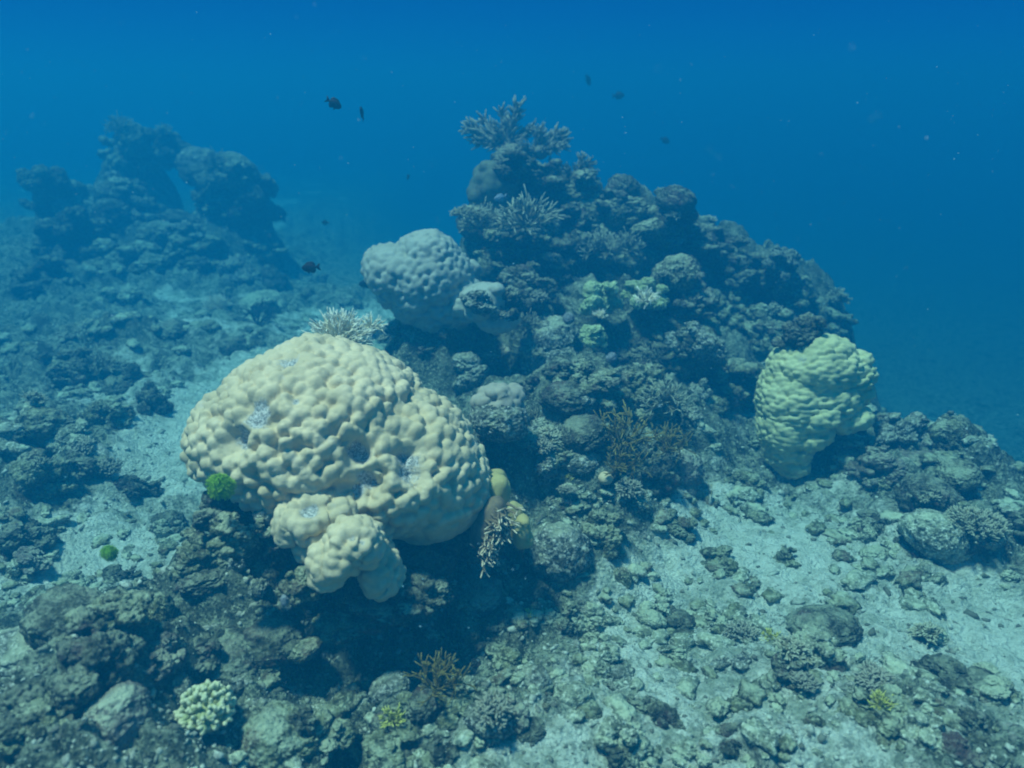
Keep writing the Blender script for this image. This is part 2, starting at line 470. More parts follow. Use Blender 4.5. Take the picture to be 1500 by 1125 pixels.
def terrain(x, y):
    h, g = base_height(x, y)
    P = np.stack([x, y, np.zeros_like(x)], 1)
    n1 = fbm(P * 1.1, 3, 5)
    sandm = np.zeros_like(x)
    for sx, sy, rx, ry, a in SANDY:
        sandm = np.maximum(sandm, a * np.exp(-(((x - sx) / rx) ** 2 + ((y - sy) / ry) ** 2)))
    rough = smooth(-.4, .25, n1 + .22) * .95 + smooth(.08, .3, h) + .8 * smooth(1.9, 2.5, x) * smooth(3.2, 4.2, y) - 1.2 * sandm
    rough = np.clip(rough, 0, 1)
    n2 = fbm(P * 2.3, 3, 21, ridged=True)
    w0 = 1 - 1.25 * worley(P * 1.9 + n1[:, None] * .7, 61, flat=True) ** 2
    w1 = 1 - 1.25 * worley(P * 4.2 + n1[:, None], 3, flat=True) ** 2
    w2 = 1 - 1.25 * worley(P * 9.5 + n2[:, None] * .6, 8, flat=True) ** 2
    f3 = fbm(P * 16, 4, 31, gain=.62)
    f4 = 1 - 1.2 * worley(P * 24 + f3[:, None] * .5, 13, flat=True) ** 2
    far = (1 - smooth(14, 22, np.hypot(x, y))) * (1 - .85 * smooth(8.0, 9.0, y) * smooth(-3.2, -2.2, x))
    rough = np.clip(rough + smooth(7.4, 8.4, y) * smooth(-3.2, -2.2, x), 0, 1)
    mh = smooth(.15, .6, h)
    z = g + h + .05 * n1 + far * (rough * (.09 * n2 + .17 * w0 + (.13 + .05 * mh) * w1 + .065 * w2 - .26) + (.016 + .016 * rough) * f3 + (.008 + .009 * rough) * f4 + (1 - rough) * .022 * w2)
    dx = far * mh * .10 * fbm(P * 5 + 9, 3, 41); dy = far * mh * .10 * fbm(P * 5 + 19, 3, 51)
    bright = np.maximum(np.exp(-(((x - 1.15) / .42) ** 2 + ((y - 3.15) / .3) ** 2)), .9 * np.exp(-(((x - 1.9) / .35) ** 2 + ((y - 2.5) / .3) ** 2)))
    bright = np.maximum(bright, np.exp(-(((x + 1.95) / .25) ** 2 + ((y - 4.5) / .8) ** 2)))
    bright = np.maximum(bright, .8 * np.exp(-(((x + 1.85) / .3) ** 2 + ((y - 3.1) / .25) ** 2)))
    return x + dx, y + dy, z, rough, bright

fineA = np.linspace(R(-44), R(44), 781)
coarseA = np.linspace(R(44), R(316), 47)[1:-1]
A = np.concatenate([fineA, coarseA]); nA = len(A)
rad = np.concatenate([[.02, .3, .6, .85], np.geomspace(1.05, 13.5, 770), np.geomspace(13.9, 85, 45)]); nR = len(rad)
RR, AA = np.meshgrid(rad, A, indexing='ij')
gx = (RR * np.sin(AA)).ravel(); gy = (RR * np.cos(AA)).ravel()
tx, ty, tz, trough, tbright = terrain(gx, gy)
idx = np.arange(nR * nA).reshape(nR, nA); nxt = np.roll(idx, -1, 1)
Fq = np.stack([idx[:-1].ravel(), nxt[:-1].ravel(), nxt[1:].ravel(), idx[1:].ravel()], 1)[:, ::-1].copy()
TV = np.stack([tx, ty, tz], 1)
seabed = link('seabed', mesh_from('seabed', TV, Fq, [M_SEABED], {'rough': trough, 'bright': tbright}))
tag(seabed, kind='structure')
SOLIDS = []
near = (RR[:-1].ravel() < 13) & (np.abs(np.where(AA[:-1].ravel() > R(180), AA[:-1].ravel() - 2 * math.pi, AA[:-1].ravel())) < R(44))
SOLIDS.append(BVHTree.FromPolygons(TV.tolist(), Fq[near].tolist()))

def ray_dir(px, py):
    u, v = (px - 750) / F_PX, (py - 562.5) / F_PX
    return Vector((u, math.cos(PITCH) - v * math.sin(PITCH), -math.sin(PITCH) - v * math.cos(PITCH)))
CAMP = Vector((0, 0, CAM_H))
def at(px, py, s):                      # s is the depth along the optical axis
    return CAMP + ray_dir(px, py) * s
BV = {}
INST = []
def cast(o, d):
    best = None
    h = SOLIDS[0].ray_cast(o, d)
    if h[0] is not None: best = (h[0], h[1], h[3])
    for bv, M, Mi, c, rr_ in INST:
        t = (c - o).dot(d)
        if t < 0 or (o + d * t - c).length > rr_: continue
        h = bv.ray_cast(Mi @ o, (Mi.to_3x3() @ d).normalized())
        if h[0] is None: continue
        w = M @ h[0]; L = (w - o).length
        if best is None or L < best[2]: best = (w, (Mi.to_3x3().transposed() @ h[1]).normalized(), L)
    return best
def hit(px, py):
    d = ray_dir(px, py); L = d.length
    b_ = cast(CAMP, d / L)
    if b_ is None: return at(px, py, 99), Vector((0, 0, 1)), 99
    return b_[0], b_[1], b_[2] / L
def solid(ob):
    me = ob.data
    if me.name not in BV:
        V = get_co(me); BV[me.name] = (BVHTree.FromPolygons(V.tolist(), [tuple(p.vertices) for p in me.polygons]), float(np.max(np.linalg.norm(V, axis=1))))
    bv, r_ = BV[me.name]
    M = Matrix.LocRotScale(ob.location, ob.rotation_euler, ob.scale)
    INST.append((bv, M, M.inverted(), ob.location.copy(), r_ * max(ob.scale)))

# ------------------------------------------------------------------ massive lumpy corals
def lump_field(V, cell, seed):
    """rounded domes set closely over a surface, one round each of a scatter of centres"""
    r = np.random.default_rng(seed); cand = V[r.permutation(len(V))[:9000]]; C = np.empty((0, 3)); rad_ = []
    acc_ = []
    for p in cand:
        q = cell * r.uniform(.58, 1.0)
        if len(acc_) == 0 or np.min(np.sum((np.array(acc_) - p) ** 2, 1)) > q * q: acc_.append(p)
    C = np.array(acc_); w = r.uniform(.80, 1.12, len(C)); hgt = r.uniform(.78, 1.12, len(C))
    out = np.empty(len(V))
    for i in range(0, len(V), 4000):
        d = np.sqrt(np.sum((V[i:i + 4000, None] - C[None]) ** 2, 2)) / (cell * .68 * w)
        out[i:i + 4000] = np.max(hgt * np.sqrt(np.maximum(0, 1 - np.minimum(d, 1) ** 2)), 1)
    return out

def lumpy(name, ells, voxel, cell, amp, mat, seed=0, dents=(), dead=(), skirt=None, aniso=(1, 1, 1), relax_it=4, deadness=0.0, big=0.03):
    """dents / dead: (local point, radius, depth or strength)"""
    me = ellipsoid_union(ells, voxel, relax_it)
    V = get_co(me); N = get_no(me)
    D = np.zeros(len(V))
    for p, r, a in dead:
        D = np.maximum(D, a * np.exp(-(np.sum((V - np.array(p)) ** 2, 1) / (1.1 * r) ** 2) ** 1.3))
    if deadness:
        D = np.maximum(D, smooth(.28, .5, fbm(V * 4.5 + seed, 3, seed + 70)) * deadness)
    dn = np.zeros(len(V))
    for p, r, a in dents:
        dn += a * np.exp(-np.sum((V - np.array(p)) ** 2, 1) / r ** 2)
    sk = np.ones(len(V))
    if skirt: sk = .22 + .78 * smooth(skirt[0], skirt[1], V[:, 2] - .35 * V[:, 0] * skirt[2])
    an = np.array(aniso)
    lum = lump_field((V + .09 * cell * np.stack([fbm(V / cell * .9, 2, seed + k_ * 7) for k_ in range(3)], 1)) * an, cell, seed); lum2 = lump_field(V * an, cell * .55, seed + 2)
    amp_var = (1 + .6 * fbm(V * 3.5, 2, seed + 9)) * (1.12 - .35 * smooth(.6, .98, N[:, 2]))
    low = fbm(V / (cell * 4.5), 3, seed + 5)
    live = 1 - np.clip(D * 1.3, 0, 1)
    N = N + np.array((0, 0, .3)) * live[:, None]; N /= np.linalg.norm(N, axis=1)[:, None]
    V2 = V + N * ((amp * amp_var * sk * (1.9 * lum + .32 * lum2 - .9) * (.3 + .7 * live) + big * low - dn - .020 * (1 - live)
                   + (1 - live) * .009 * fbm(V * 70, 3, seed + 3))[:, None])
    set_co(me, V2)
    relax(me, 1, .45)
    a = me.attributes.new('dead', 'FLOAT', 'POINT'); a.data.foreach_set('value', D.astype(np.float32))
    me.materials.clear(); me.materials.append(mat)
    me.name = name
    return me

# --- the great tan coral, built about a centre 3 m ahead
S0 = 3.02
C0 = at(497, 632, S0)
def loc0(px, py, dy=0.0):               # local point of the great coral from a spot on its face
    p = at(px, py, S0 - .30) - C0; return (p.x, p.y + dy, p.z)
k = S0 / F_PX
great_ells = [((-.08, .05, -.01), (.42, .42, .325), (0, 0, 0)), ((-.29, .02, .005), (.275, .30, .205), (0, R(-16), 0)), ((.20, 0, -.11), (.34, .36, .27), (0, R(28), 0)),
              ((.33, 0, -.21), (.23, .29, .22), (0, 0, 0)), ((.12, -.06, -.14), (.30, .26, .26), (0, 0, 0)), ((-.47, -.02, -.04), (.09, .14, .12), (0, 0, 0)),
              ((-.13, -.09, -.04), (.29, .23, .175), (0, R(12), 0))]
gme = lumpy('great_coral', great_ells, .0060, .050, .0190, M_POR, 3,
            dents=[(loc0(604, 652), .055, .13), (loc0(582, 600), .055, .05), (loc0(335, 650), .05, .06), (loc0(612, 692), .05, .07), (loc0(528, 665), .04, .04), (loc0(545, 710), .05, .05), (loc0(640, 700), .03, .04)],
            dead=[(loc0(377, 608), .055, 1), (loc0(345, 642), .05, 1), (loc0(415, 655), .035, 1), (loc0(440, 690), .03, 1), (loc0(525, 660), .04, 1),
                  (loc0(592, 600), .05, 1), (loc0(575, 578), .035, .9), (loc0(607, 665), .065, 1), (loc0(605, 690), .05, 1), (loc0(536, 705), .04, 1), (loc0(390, 520, .25), .06, .8),
                  (loc0(405, 545, .15), .045, .75), (loc0(300, 655), .035, .8), (loc0(475, 555), .025, .6), (loc0(520, 720), .03, .9), (loc0(435, 588), .02, .7)],
            skirt=(-.40, -.22, .5))
great = link('dome_coral', gme, loc=C0)
tag(great, 'huge tan dome coral with rounded lumps and grey dead patches', 'coral')
solid(great)

def lump(px, py, s, w, h, d, label, mat=M_POR, cell=.05, amp=.016, seed=5, extra=(), voxel=.006, name='lumpy_coral', deadness=0.0, dead=(), rot=(0, 0, 0), cat='coral', make_solid=True, group=None, irr=4):
    """w, h in pixels of the photograph at distance s; d in metres"""
    kx = s / F_PX; c = at(px, py, s)
    ells = [((0, 0, 0), (w * kx / 2 - amp * .5, d / 2, h * kx / 2 - amp * .5), rot)]
    r_ = np.random.default_rng(seed + 500)
    for _ in range(irr):
        a_ = r_.uniform(0, 6.28); q = r_.uniform(.45, .75)
        ells.append(((w * kx / 2 * q * math.cos(a_), -d * .12 * r_.random(), h * kx / 2 * q * math.sin(a_)), (w * kx * r_.uniform(.17, .30), d * .36, h * kx * r_.uniform(.17, .30)), tuple(r_.uniform(-.5, .5, 3))))
    for (ox, oy, w2, h2, yy) in extra:
        ells.append(((ox * kx, yy, -oy * kx), (w2 * kx / 2, d * .38, h2 * kx / 2), (0, 0, 0)))
    dd = [((ox * kx, -d * .3, -oy * kx), r * kx, a) for ox, oy, r, a in dead]
    me = lumpy(name, ells, voxel, cell, amp, mat, seed, dead=dd, deadness=deadness, big=.015)
    o = link(name, me, loc=c); tag(o, label, cat, group)
    if make_solid: solid(o)
    return o

lump(462, 748, 2.74, 90, 56, .26, 'small tan lumpy coral lobe tucked under the huge dome coral, greyish patch on its top', extra=((-30, 16, 44, 60, .0), (8, 22, 70, 56, -.03), (-4, 44, 50, 44, -.01), (34, 4, 44, 52, 0), (0, -14, 70, 34, .03)), cell=.046, seed=21,
     dead=((0, -16, 14, 1), (-5, -25, 10, .8)), rot=(0, R(6), 0), irr=0, voxel=.005, amp=.021)
lump(502, 806, 2.60, 56, 84, .22, 'tan lumpy coral lobe with grey crest, front one under the huge dome coral', extra=((16, -22, 56, 40, 0), (32, -2, 34, 54, .03), (-20, 18, 44, 62, -.01), (0, 10, 60, 60, .04)), cell=.042, seed=33,
     dead=((22, -44, 12, 1), (36, -34, 8, .9)), rot=(0, R(32), 0), irr=0, voxel=.005, amp=.020)
lump(556, 828, 2.76, 48, 68, .22, 'narrow olive coral lobe in shade at the right end of the small tan lobes', cell=.040, seed=35, amp=.018, extra=((-8, -18, 40, 44, .03), (6, 16, 42, 40, 0)), irr=0, voxel=.005)
lump(728, 722, 3.12, 34, 60, .18, 'olive yellow coral knob beside the lower right flank of the huge dome coral', M_YEL, seed=6, cell=.09, amp=.012)
lump(752, 752, 3.02, 20, 36, .10, 'small smooth yellow coral knob above another right of the fringed coral', M_YEL, seed=7, cell=.08, amp=.006, voxel=.005)
lump(764, 778, 3.0, 28, 50, .12, 'rounded mustard coral knob next to the speckled boulder', M_YEL, seed=8, cell=.09, amp=.006, voxel=.005)

# the yellow-green coral on the sand at the right
SR = 4.35
CR = at(1190, 586, SR)
kr = SR / F_PX
def e(ox, oy, rx, rz, ry, dy=0, rot=0): return ((ox * kr, dy, -oy * kr), (rx * kr, ry, rz * kr), (0, R(rot), 0))
rme = lumpy('right_coral', [e(0, -46, 66, 48, .25), e(-30, -4, 48, 60, .22), e(8, -6, 60, 46, .22), e(48, -34, 34, 28, .18), e(-38, 40, 38, 48, .18), e(-30, 74, 32, 34, .14), e(-24, 100, 22, 15, .09, -.03, -15),
                            e(-6, 50, 30, 22, .14, -.05, -20), e(48, 26, 34, 15, .13, -.04, -10), e(2, -68, 54, 26, .22), e(60, -10, 24, 14, .12), e(60, -60, 18, 14, .12), e(0, 16, 46, 24, .16, -.06, -25)], .0068, .043, .0135, M_POR_R, 51, aniso=(.75, 1, 1.6), relax_it=2, big=.03,
            dead=((( -35 * kr, -.18, 62 * kr), .05, .55),))
rc = link('lobed_coral', rme, loc=CR, rot=(R(-13), 0, 0))
tag(rc, 'yellow-green lobed coral with a narrow foot, alone beside the bright sand', 'coral')
solid(rc)
lump(1228, 655, 4.75, 70, 110, .36, 'dark undercut rock stem carrying the yellow-green lobed coral', M_DARK, cell=.12, amp=.03, seed=60, voxel=.012, name='reef_rock', cat='rock')

# middle grey-green coral
lump(622, 408, 4.75, 138, 118, .55, 'grey-green dome coral with fine bumps behind the huge tan one', M_POR_M, cell=.048, amp=.018, seed=71, irr=8,
     extra=((5, -32, 88, 70, .0), (60, 30, 46, 60, -.05), (-30, -18, 60, 50, -.04), (-48, 8, 46, 62, 0), (22, 45, 100, 60, .0)), voxel=.01)
lump(712, 442, 4.55, 66, 54, .28, 'small grey-green coral mound at the foot of the grey-green dome', M_POR_M, cell=.045, amp=.012, seed=73, extra=((18, 25, 60, 40, 0),), voxel=.009)
lump(690, 393, 4.9, 26, 26, .14, 'little round coral knob beside the top right of the grey-green dome', M_POR_M, cell=.05, amp=.01, seed=74, voxel=.009)
lump(732, 590, 3.55, 62, 50, .24, 'mauve grey folded coral just right of the huge dome coral', M_MAUVE, cell=.05, amp=.018, seed=75, extra=((12, 12, 45, 40, 0),), voxel=.007)
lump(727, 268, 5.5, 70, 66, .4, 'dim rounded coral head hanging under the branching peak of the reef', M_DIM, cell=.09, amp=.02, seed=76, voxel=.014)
lump(886, 700, 3.6, 18, 16, .08, 'tiny tan coral knob beneath the mustard fire coral', M_POR, cell=.05, amp=.005, seed=82, voxel=.006, make_solid=False)

# ------------------------------------------------------------------ rocks
def crag(seed, n=9, voxel=.034):
    r = np.random.default_rng(seed)
    ells = [((0, 0, -.25), (.60, .56, .42), (0, 0, 0)), ((r.uniform(-.2, .2), r.uniform(-.2, .2), .12), (.40, .36, .36), (0, 0, 0))]
    for i in range(n + 9):
        a = r.uniform(0, 2 * math.pi); zz = r.uniform(-.4, .7); q = r.uniform(.35, .80) * (1 - .45 * max(0, zz))
        c = (q * math.cos(a), q * math.sin(a), zz); s_ = r.uniform(.10, .34) if i > 3 else r.uniform(.25, .42)
        ells.append((c, (s_ * r.uniform(.8, 1.5), s_ * r.uniform(.8, 1.5), s_ * r.uniform(.40, 1.0)), tuple(r.uniform(-.7, .7, 3))))
    me = ellipsoid_union(ells, voxel, 1)
    V = get_co(me); N = get_no(me)
    f = fbm(V * 3, 3, seed + 9)
    h = .14 * fbm(V * 1.6, 3, seed) + .11 * (1 - 1.3 * worley(V * 3.6 + f[:, None] * .5, seed + 1) ** 2) + .085 * (1 - 1.4 * worley(V * 7.5, seed + 2) ** 2) * (1 + f) + .05 * (1 - 1.4 * worley(V * 15, seed + 4) ** 2) + .07 * fbm(V * 11, 4, seed + 3, gain=.65) - .12
    set_co(me, V + N * h[:, None]); me.materials.clear()
    me.name = 'reef_rock'; return me

def boulder(seed, lvl=5, det=1.0):
    V, F = ico(lvl)
    r = np.random.default_rng(seed); V = V * np.array((1, r.uniform(.8, 1.1), r.uniform(.65, .95)))
    h = .22 * fbm(V * 1.1, 3, seed) + det * (.08 * (1 - 1.6 * worley(V * 3.4, seed)) + .05 * (1 - 1.6 * worley(V * 8, seed + 1)) + .03 * fbm(V * 14, 3, seed + 3, gain=.6))
    return mesh_from('reef_rock', V * (1 + h)[:, None], F)

CRAGS = [crag(200 + i, n=8 + i % 4) for i in range(7)]
BOULD = [boulder(300 + i, 5) for i in range(5)]
MATS = [M_ROCK, M_ROCK2, M_DARK, M_SLAB]
for me in CRAGS + BOULD: me.materials.append(M_ROCK)

def rock(px, py, wpx, label, kind='c', var=0, mat=0, hs=.8, ds=.9, sink=.25, rz=None, s=None, tilt=(0, 0), group=None, cat='rock', make_solid=True, name='reef_rock', back=.3, matl=None):
    if s is None: p, nn, s = hit(px, py)
    else: p = at(px, py, s)
    w = wpx * s / F_PX / 2
    me = (CRAGS if kind == 'c' else BOULD)[var % (7 if kind == 'c' else 5)]
    f = .82 if kind == 'c' else .9
    sc = (w * f, w * f * ds, w * f * hs)
    o = link(name, me, loc=(p.x, p.y + w * ds * back, p.z - sc[2] * sink), rot=(tilt[0], tilt[1], random.uniform(0, 6.28) if rz is None else rz), scale=sc)
    o.material_slots[0].link = 'OBJECT'; o.material_slots[0].material = matl or MATS[mat]
    tag(o, label, cat, group)
    if make_solid: solid(o)
    return o

OUT = [  # the big outcrops of the mound and of the far pinnacles: px, py, width px, label, variant, mat, height ratio
    (772, 246, 140, 'dark overhanging rock crest under the branching coral peak', 0, 2, .8), (752, 236, 76, 'small dark crest rock from which the left staghorn coral grows', 3, 2, .8), (838, 262, 95, 'crusty ledge of rock just right of the branching peak', 1, 0, .6),
    (905, 302, 110, 'craggy rock on the ridge a little right of the branching peak', 2, 0, .75), (968, 318, 105, 'rough ridge rock midway between the peak and the ridge end', 3, 0, .7),
    (1030, 345, 100, 'knobby ridge rock with a pale dot of coral on its right', 4, 2, .75), (1090, 385, 110, 'broad dark boulder on the falling right part of the ridge', 5, 2, .7),
    (1152, 418, 80, 'last tall rock of the ridge above the drop to the right', 6, 0, .9), (1225, 465, 70, 'low isolated rock head beyond the right end of the ridge', 0, 0, .8),
    (735, 355, 120, 'large crusted block behind the grey-green dome coral', 1, 0, .8), (822, 350, 110, 'dark hollowed rock in the upper centre of the mound', 2, 2, .9),
    (900, 372, 110, 'lumpy rock face below the middle of the ridge', 3, 0, .8), (985, 412, 120, 'shaded rock buttress right of the round yellow-green coral', 4, 2, .9),
    (1055, 440, 120, 'wide crusted rock shelf under the right half of the ridge', 5, 0, .7), (1120, 470, 110, 'crusted rock above the yellow-green lobed coral', 6, 0, .8),
    (1180, 480, 80, 'dim rock behind the top of the yellow-green lobed coral', 1, 2, .8), (770, 412, 90, 'dark cleft rock right of the small grey-green mound', 2, 2, .9),
    (1000, 500, 120, 'rock bulge on the shaded right face of the mound', 0, 0, .8), (1065, 545, 110, 'rough rock left of the yellow-green lobed coral', 3, 0, .8),
    (950, 520, 90, 'dark fissured rock beneath the round yellow-green coral', 5, 2, .9), (870, 560, 95, 'brown crusted rock at the centre of the mound foot', 6, 0, .7),
    (185, 218, 92, 'top rock of the tallest far left pinnacle', 0, 0, 1.1), (240, 212, 66, 'right shoulder rock of the tallest far left pinnacle', 4, 2, 1.1),
    (195, 300, 115, 'middle block of the tallest far left pinnacle', 2, 2, .9), (322, 262, 85, 'left half of the second far pinnacle with pale patches', 3, 0, 1.0),
    (370, 290, 88, 'dark right half of the second far pinnacle', 5, 2, 1.2), (110, 340, 105, 'dim squat outcrop left of the tallest pinnacle', 6, 2, 1.0),
    (290, 350, 100, 'block in the saddle between the two far pinnacles', 1, 0, .7), (185, 370, 110, 'broad rock at the foot of the tallest far pinnacle', 4, 0, .7),
    (60, 400, 90, 'faint rock at the far left edge below the squat outcrop', 2, 2, .9), (385, 355, 80, 'low rock at the foot of the second far pinnacle', 0, 0, .6),
]
for i, (px, py, w, lab, v, mt, hs) in enumerate(OUT):
    s = hit(px, py + w * .16)[2]
    s = (s if s < 11 else 10.0) if px < 420 else (s if s < 6.7 else 6.1)
    rock(px, py + w * .16, w * 1.25, lab, 'c', v, mt, hs, 1.0, 0, make_solid=True, s=s, back=0.0)

HERO = [
    (160, 1050, 118, 'smooth grey slanting boulder in the bottom left corner area', 'b', 1, 3, 1.15, .25, (R(-20), R(28))),
    (300, 800, 125, 'crusted brown ledge of rock with pale knobs above the dark hollow on the left', 'c', 1, 0, .55, .3, (0, R(-14))),
    (238, 770, 66, 'dark maroon rock right of the smaller green alga', 'b', 0, 2, 1.0, .2, (0, 0)),
    (150, 905, 120, 'wide knobbly brown rock left of the dark hollow', 'c', 3, 0, .6, .25, (0, R(6))),
    (110, 960, 150, 'dark turf-covered boulder above the smooth grey slanting one', 'c', 4, 2, .7, .25, (0, 0)),
    (40, 1060, 130, 'rough rock cut by the bottom left corner', 'c', 5, 2, .7, .2, (0, 0)),
    (340, 975, 120, 'long crusted rock arm reaching right under the dark hollow', 'c', 6, 0, .4, .2, (0, R(-12))),
    (235, 900, 42, 'upright stub with a pale ring-shaped top', 'b', 2, 0, 1.7, -.4, (0, R(8))),
    (255, 965, 40, 'slender crusted rock spur leaning beside the ringed stub', 'b', 3, 0, 2.0, -.2, (0, R(-20))),
    (262, 1010, 46, 'pale horn-shaped rock just above the pale green finger coral', 'b', 4, 1, 1.2, .1, (0, R(15))),
    (365, 1060, 70, 'pale pitted rock touching the right side of the pale green finger coral', 'c', 0, 1, .8, .2, (0, 0)),
    (392, 748, 50, 'pale speckled knob left of the upper small tan coral lobe', 'b', 0, 1, .9, .1, (0, 0)),
    (415, 805, 36, 'tan and white crusted knob left of the lower small tan coral lobe', 'b', 1, 1, 1.2, -.2, (0, 0)),
    (378, 862, 32, 'small crusted knob hanging in the dark hollow', 'b', 2, 1, 1.2, -.2, (0, 0)),
    (415, 890, 32, 'pale crusted knob under the lilac sponge', 'b', 3, 1, 1.0, -.1, (0, 0)),
    (345, 820, 34, 'small pale knob at the right end of the crusted brown ledge', 'b', 4, 1, 1.0, .1, (0, 0)),
    (818, 800, 112, 'rounded boulder densely speckled white and grey below the centre', 'b', 0, 1, .95, .15, (0, R(5))),
    (885, 785, 75, 'crusted grey rock hugging the right side of the speckled boulder', 'c', 2, 0, 1.0, .15, (0, R(20))),
    (912, 845, 34, 'small brown folded rock at the edge of the sand', 'b', 3, 0, 1.3, .1, (0, 0)),
    (815, 905, 76, 'rock with a dark pitted top below the speckled boulder', 'c', 4, 0, .7, .25, (0, 0)),
    (700, 925, 90, 'dim crusted rock in the shade below the huge dome coral', 'c', 5, 2, .6, .25, (0, 0)),
    (745, 965, 90, 'low crusted rock in front of the shade of the huge dome coral', 'c', 6, 0, .5, .25, (0, 0)),
    (850, 672, 64, 'grey-white crusted round rock under the small white sprig corals', 'b', 1, 1, .9, .1, (0, 0)),
    (795, 680, 62, 'pinkish crusted rock left of the grey-white round one', 'c', 0, 0, .8, .15, (0, 0)),
    (935, 592, 125, 'crusted shelf of rock above the mustard fire coral', 'c', 1, 0, .5, .15, (0, 0)),
    (955, 690, 90, 'dark undercut rock behind the mustard fire coral', 'c', 2, 2, 1.0, .1, (0, 0)),
    (785, 520, 74, 'dark pointed rock leaning to the right in front of the mound', 'c', 3, 2, .9, .0, (0, R(-30))),
    (825, 540, 60, 'flat-topped dark ledge right of the leaning pointed rock', 'c', 4, 2, .5, .0, (0, R(-10))),
    (690, 535, 100, 'pale crumbly rock shoulder behind the right side of the huge dome coral', 'c', 5, 1, .6, .35, (0, R(14))),
    (598, 470, 88, 'dead grey plate coral tilted in front of the grey-green dome', 'c', 6, 1, .4, .0, (R(-12), R(-14))),
    (560, 500, 70, 'dark rock under the dead grey plate coral', 'c', 0, 2, .7, .2, (0, 0)),
    (640, 500, 80, 'shaded rock between the dead plate coral and the huge dome coral', 'c', 1, 2, .7, .2, (0, 0)),
    (250, 478, 60, 'flat dark rock lying on the sandy channel at the left', 'b', 2, 2, .6, .2, (0, 0)),
    (395, 415, 62, 'dark rounded rock with a pale rim left of the black fish', 'c', 3, 2, .9, .2, (0, 0)),
    (212, 590, 62, 'dark block of rock on the left edge of the sandy channel', 'c', 4, 2, 1.0, .2, (0, 0)),
    (160, 605, 60, 'crusted rock with a pale cap next to the dark block', 'c', 5, 0, .8, .2, (0, 0)),
    (155, 545, 60, 'rounded rock above the crusted rock with a pale cap', 'c', 6, 0, .8, .2, (0, 0)),
    (95, 545, 60, 'hazy knobbed rock at the left, in line with the top of the huge coral', 'c', 0, 0, .9, .2, (0, 0)),
    (65, 610, 44, 'round dark rock near the left edge', 'b', 3, 2, .9, .2, (0, 0)),
    (50, 690, 90, 'large crusted rock on the left edge of the photo', 'c', 1, 0, .7, .2, (0, 0)),
    (120, 680, 70, 'crusted rock right of the large one at the left edge', 'c', 2, 2, .7, .2, (0, 0)),
    (45, 790, 70, 'dark rock at the left edge beside the pale sand', 'c', 3, 2, .7, .2, (0, 0)),
    (1310, 625, 62, 'dark rock right of the yellow-green lobed coral', 'c', 4, 2, .8, .2, (0, 0)),
    (1410, 690, 74, 'low rock with a pale flat top at the right', 'b', 4, 0, .6, .2, (0, 0)),
    (1345, 660, 90, 'long low pale rock behind the flat topped one', 'b', 1, 3, .45, .3, (0, 0)),
    (1440, 785, 76, 'rock topped by a table coral at the right edge', 'c', 5, 2, .7, .2, (0, 0)),
    (1370, 790, 84, 'crusted dark rock left of the table coral', 'c', 6, 2, .7, .2, (0, 0)),
    (1275, 765, 58, 'low dark rock at the upper edge of the bright sand', 'c', 0, 2, .5, .2, (0, 0)),
    (1160, 820, 50, 'lone brown rock standing in the bright sand', 'c', 1, 0, .7, .3, (0, 0)),
    (1060, 825, 70, 'brown crusted rock at the left edge of the bright sand', 'c', 2, 0, .7, .3, (0, 0)),
    (995, 775, 60, 'dim rock in the shade at the foot of the reef mound', 'c', 3, 0, .7, .3, (0, 0)),
    (985, 910, 80, 'dark jagged rock in the middle of the lower right rubble', 'c', 4, 2, .5, .3, (0, 0)),
    (1410, 1000, 100, 'dark clump of rock near the lower right corner', 'c', 5, 2, .5, .3, (0, 0)),
    (1300, 1040, 120, 'broad crusted rock in the lower right rubble', 'c', 6, 0, .45, .3, (0, 0)),
    (1440, 1080, 110, 'dark rock cut by the right edge at the bottom', 'c', 0, 2, .5, .3, (0, 0)),
    (1180, 1000, 80, 'crusted rock left of the broad one in the lower right rubble', 'c', 1, 0, .5, .3, (0, 0)),
    (1075, 975, 70, 'pale crusted rock left of centre in the lower right rubble', 'c', 2, 1, .5, .3, (0, 0)),
    (900, 985, 76, 'pale crusted rock in the rubble straight below the speckled boulder', 'c', 3, 1, .5, .3, (0, 0)),
    (860, 1040, 46, 'small brown boulder on the sand near the bottom edge', 'b', 0, 0, .8, .3, (0, 0)),
    (660, 1030, 80, 'crusted rock carrying the small mustard sprig in the lower middle', 'c', 4, 0, .6, .25, (0, 0)),
    (570, 1085, 100, 'crusted rock around the lemon yellow coral at the bottom', 'c', 5, 0, .45, .3, (0, 0)),
    (470, 1075, 90, 'grey crusted rock at the bottom between the finger and the lemon coral', 'c', 6, 0, .5, .3, (0, 0)),
    (545, 960, 70, 'rock lost in the deepest shade below the huge dome coral', 'c', 0, 2, .6, .25, (0, 0)),
]
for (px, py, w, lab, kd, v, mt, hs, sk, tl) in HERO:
    rock(px, py + w * .12, w * (1.3 if kd == 'c' else 1.05), lab, kd, v, mt, hs * (1.15 if kd == 'c' else 1), .9, sk * .6, tilt=tl, make_solid=True)

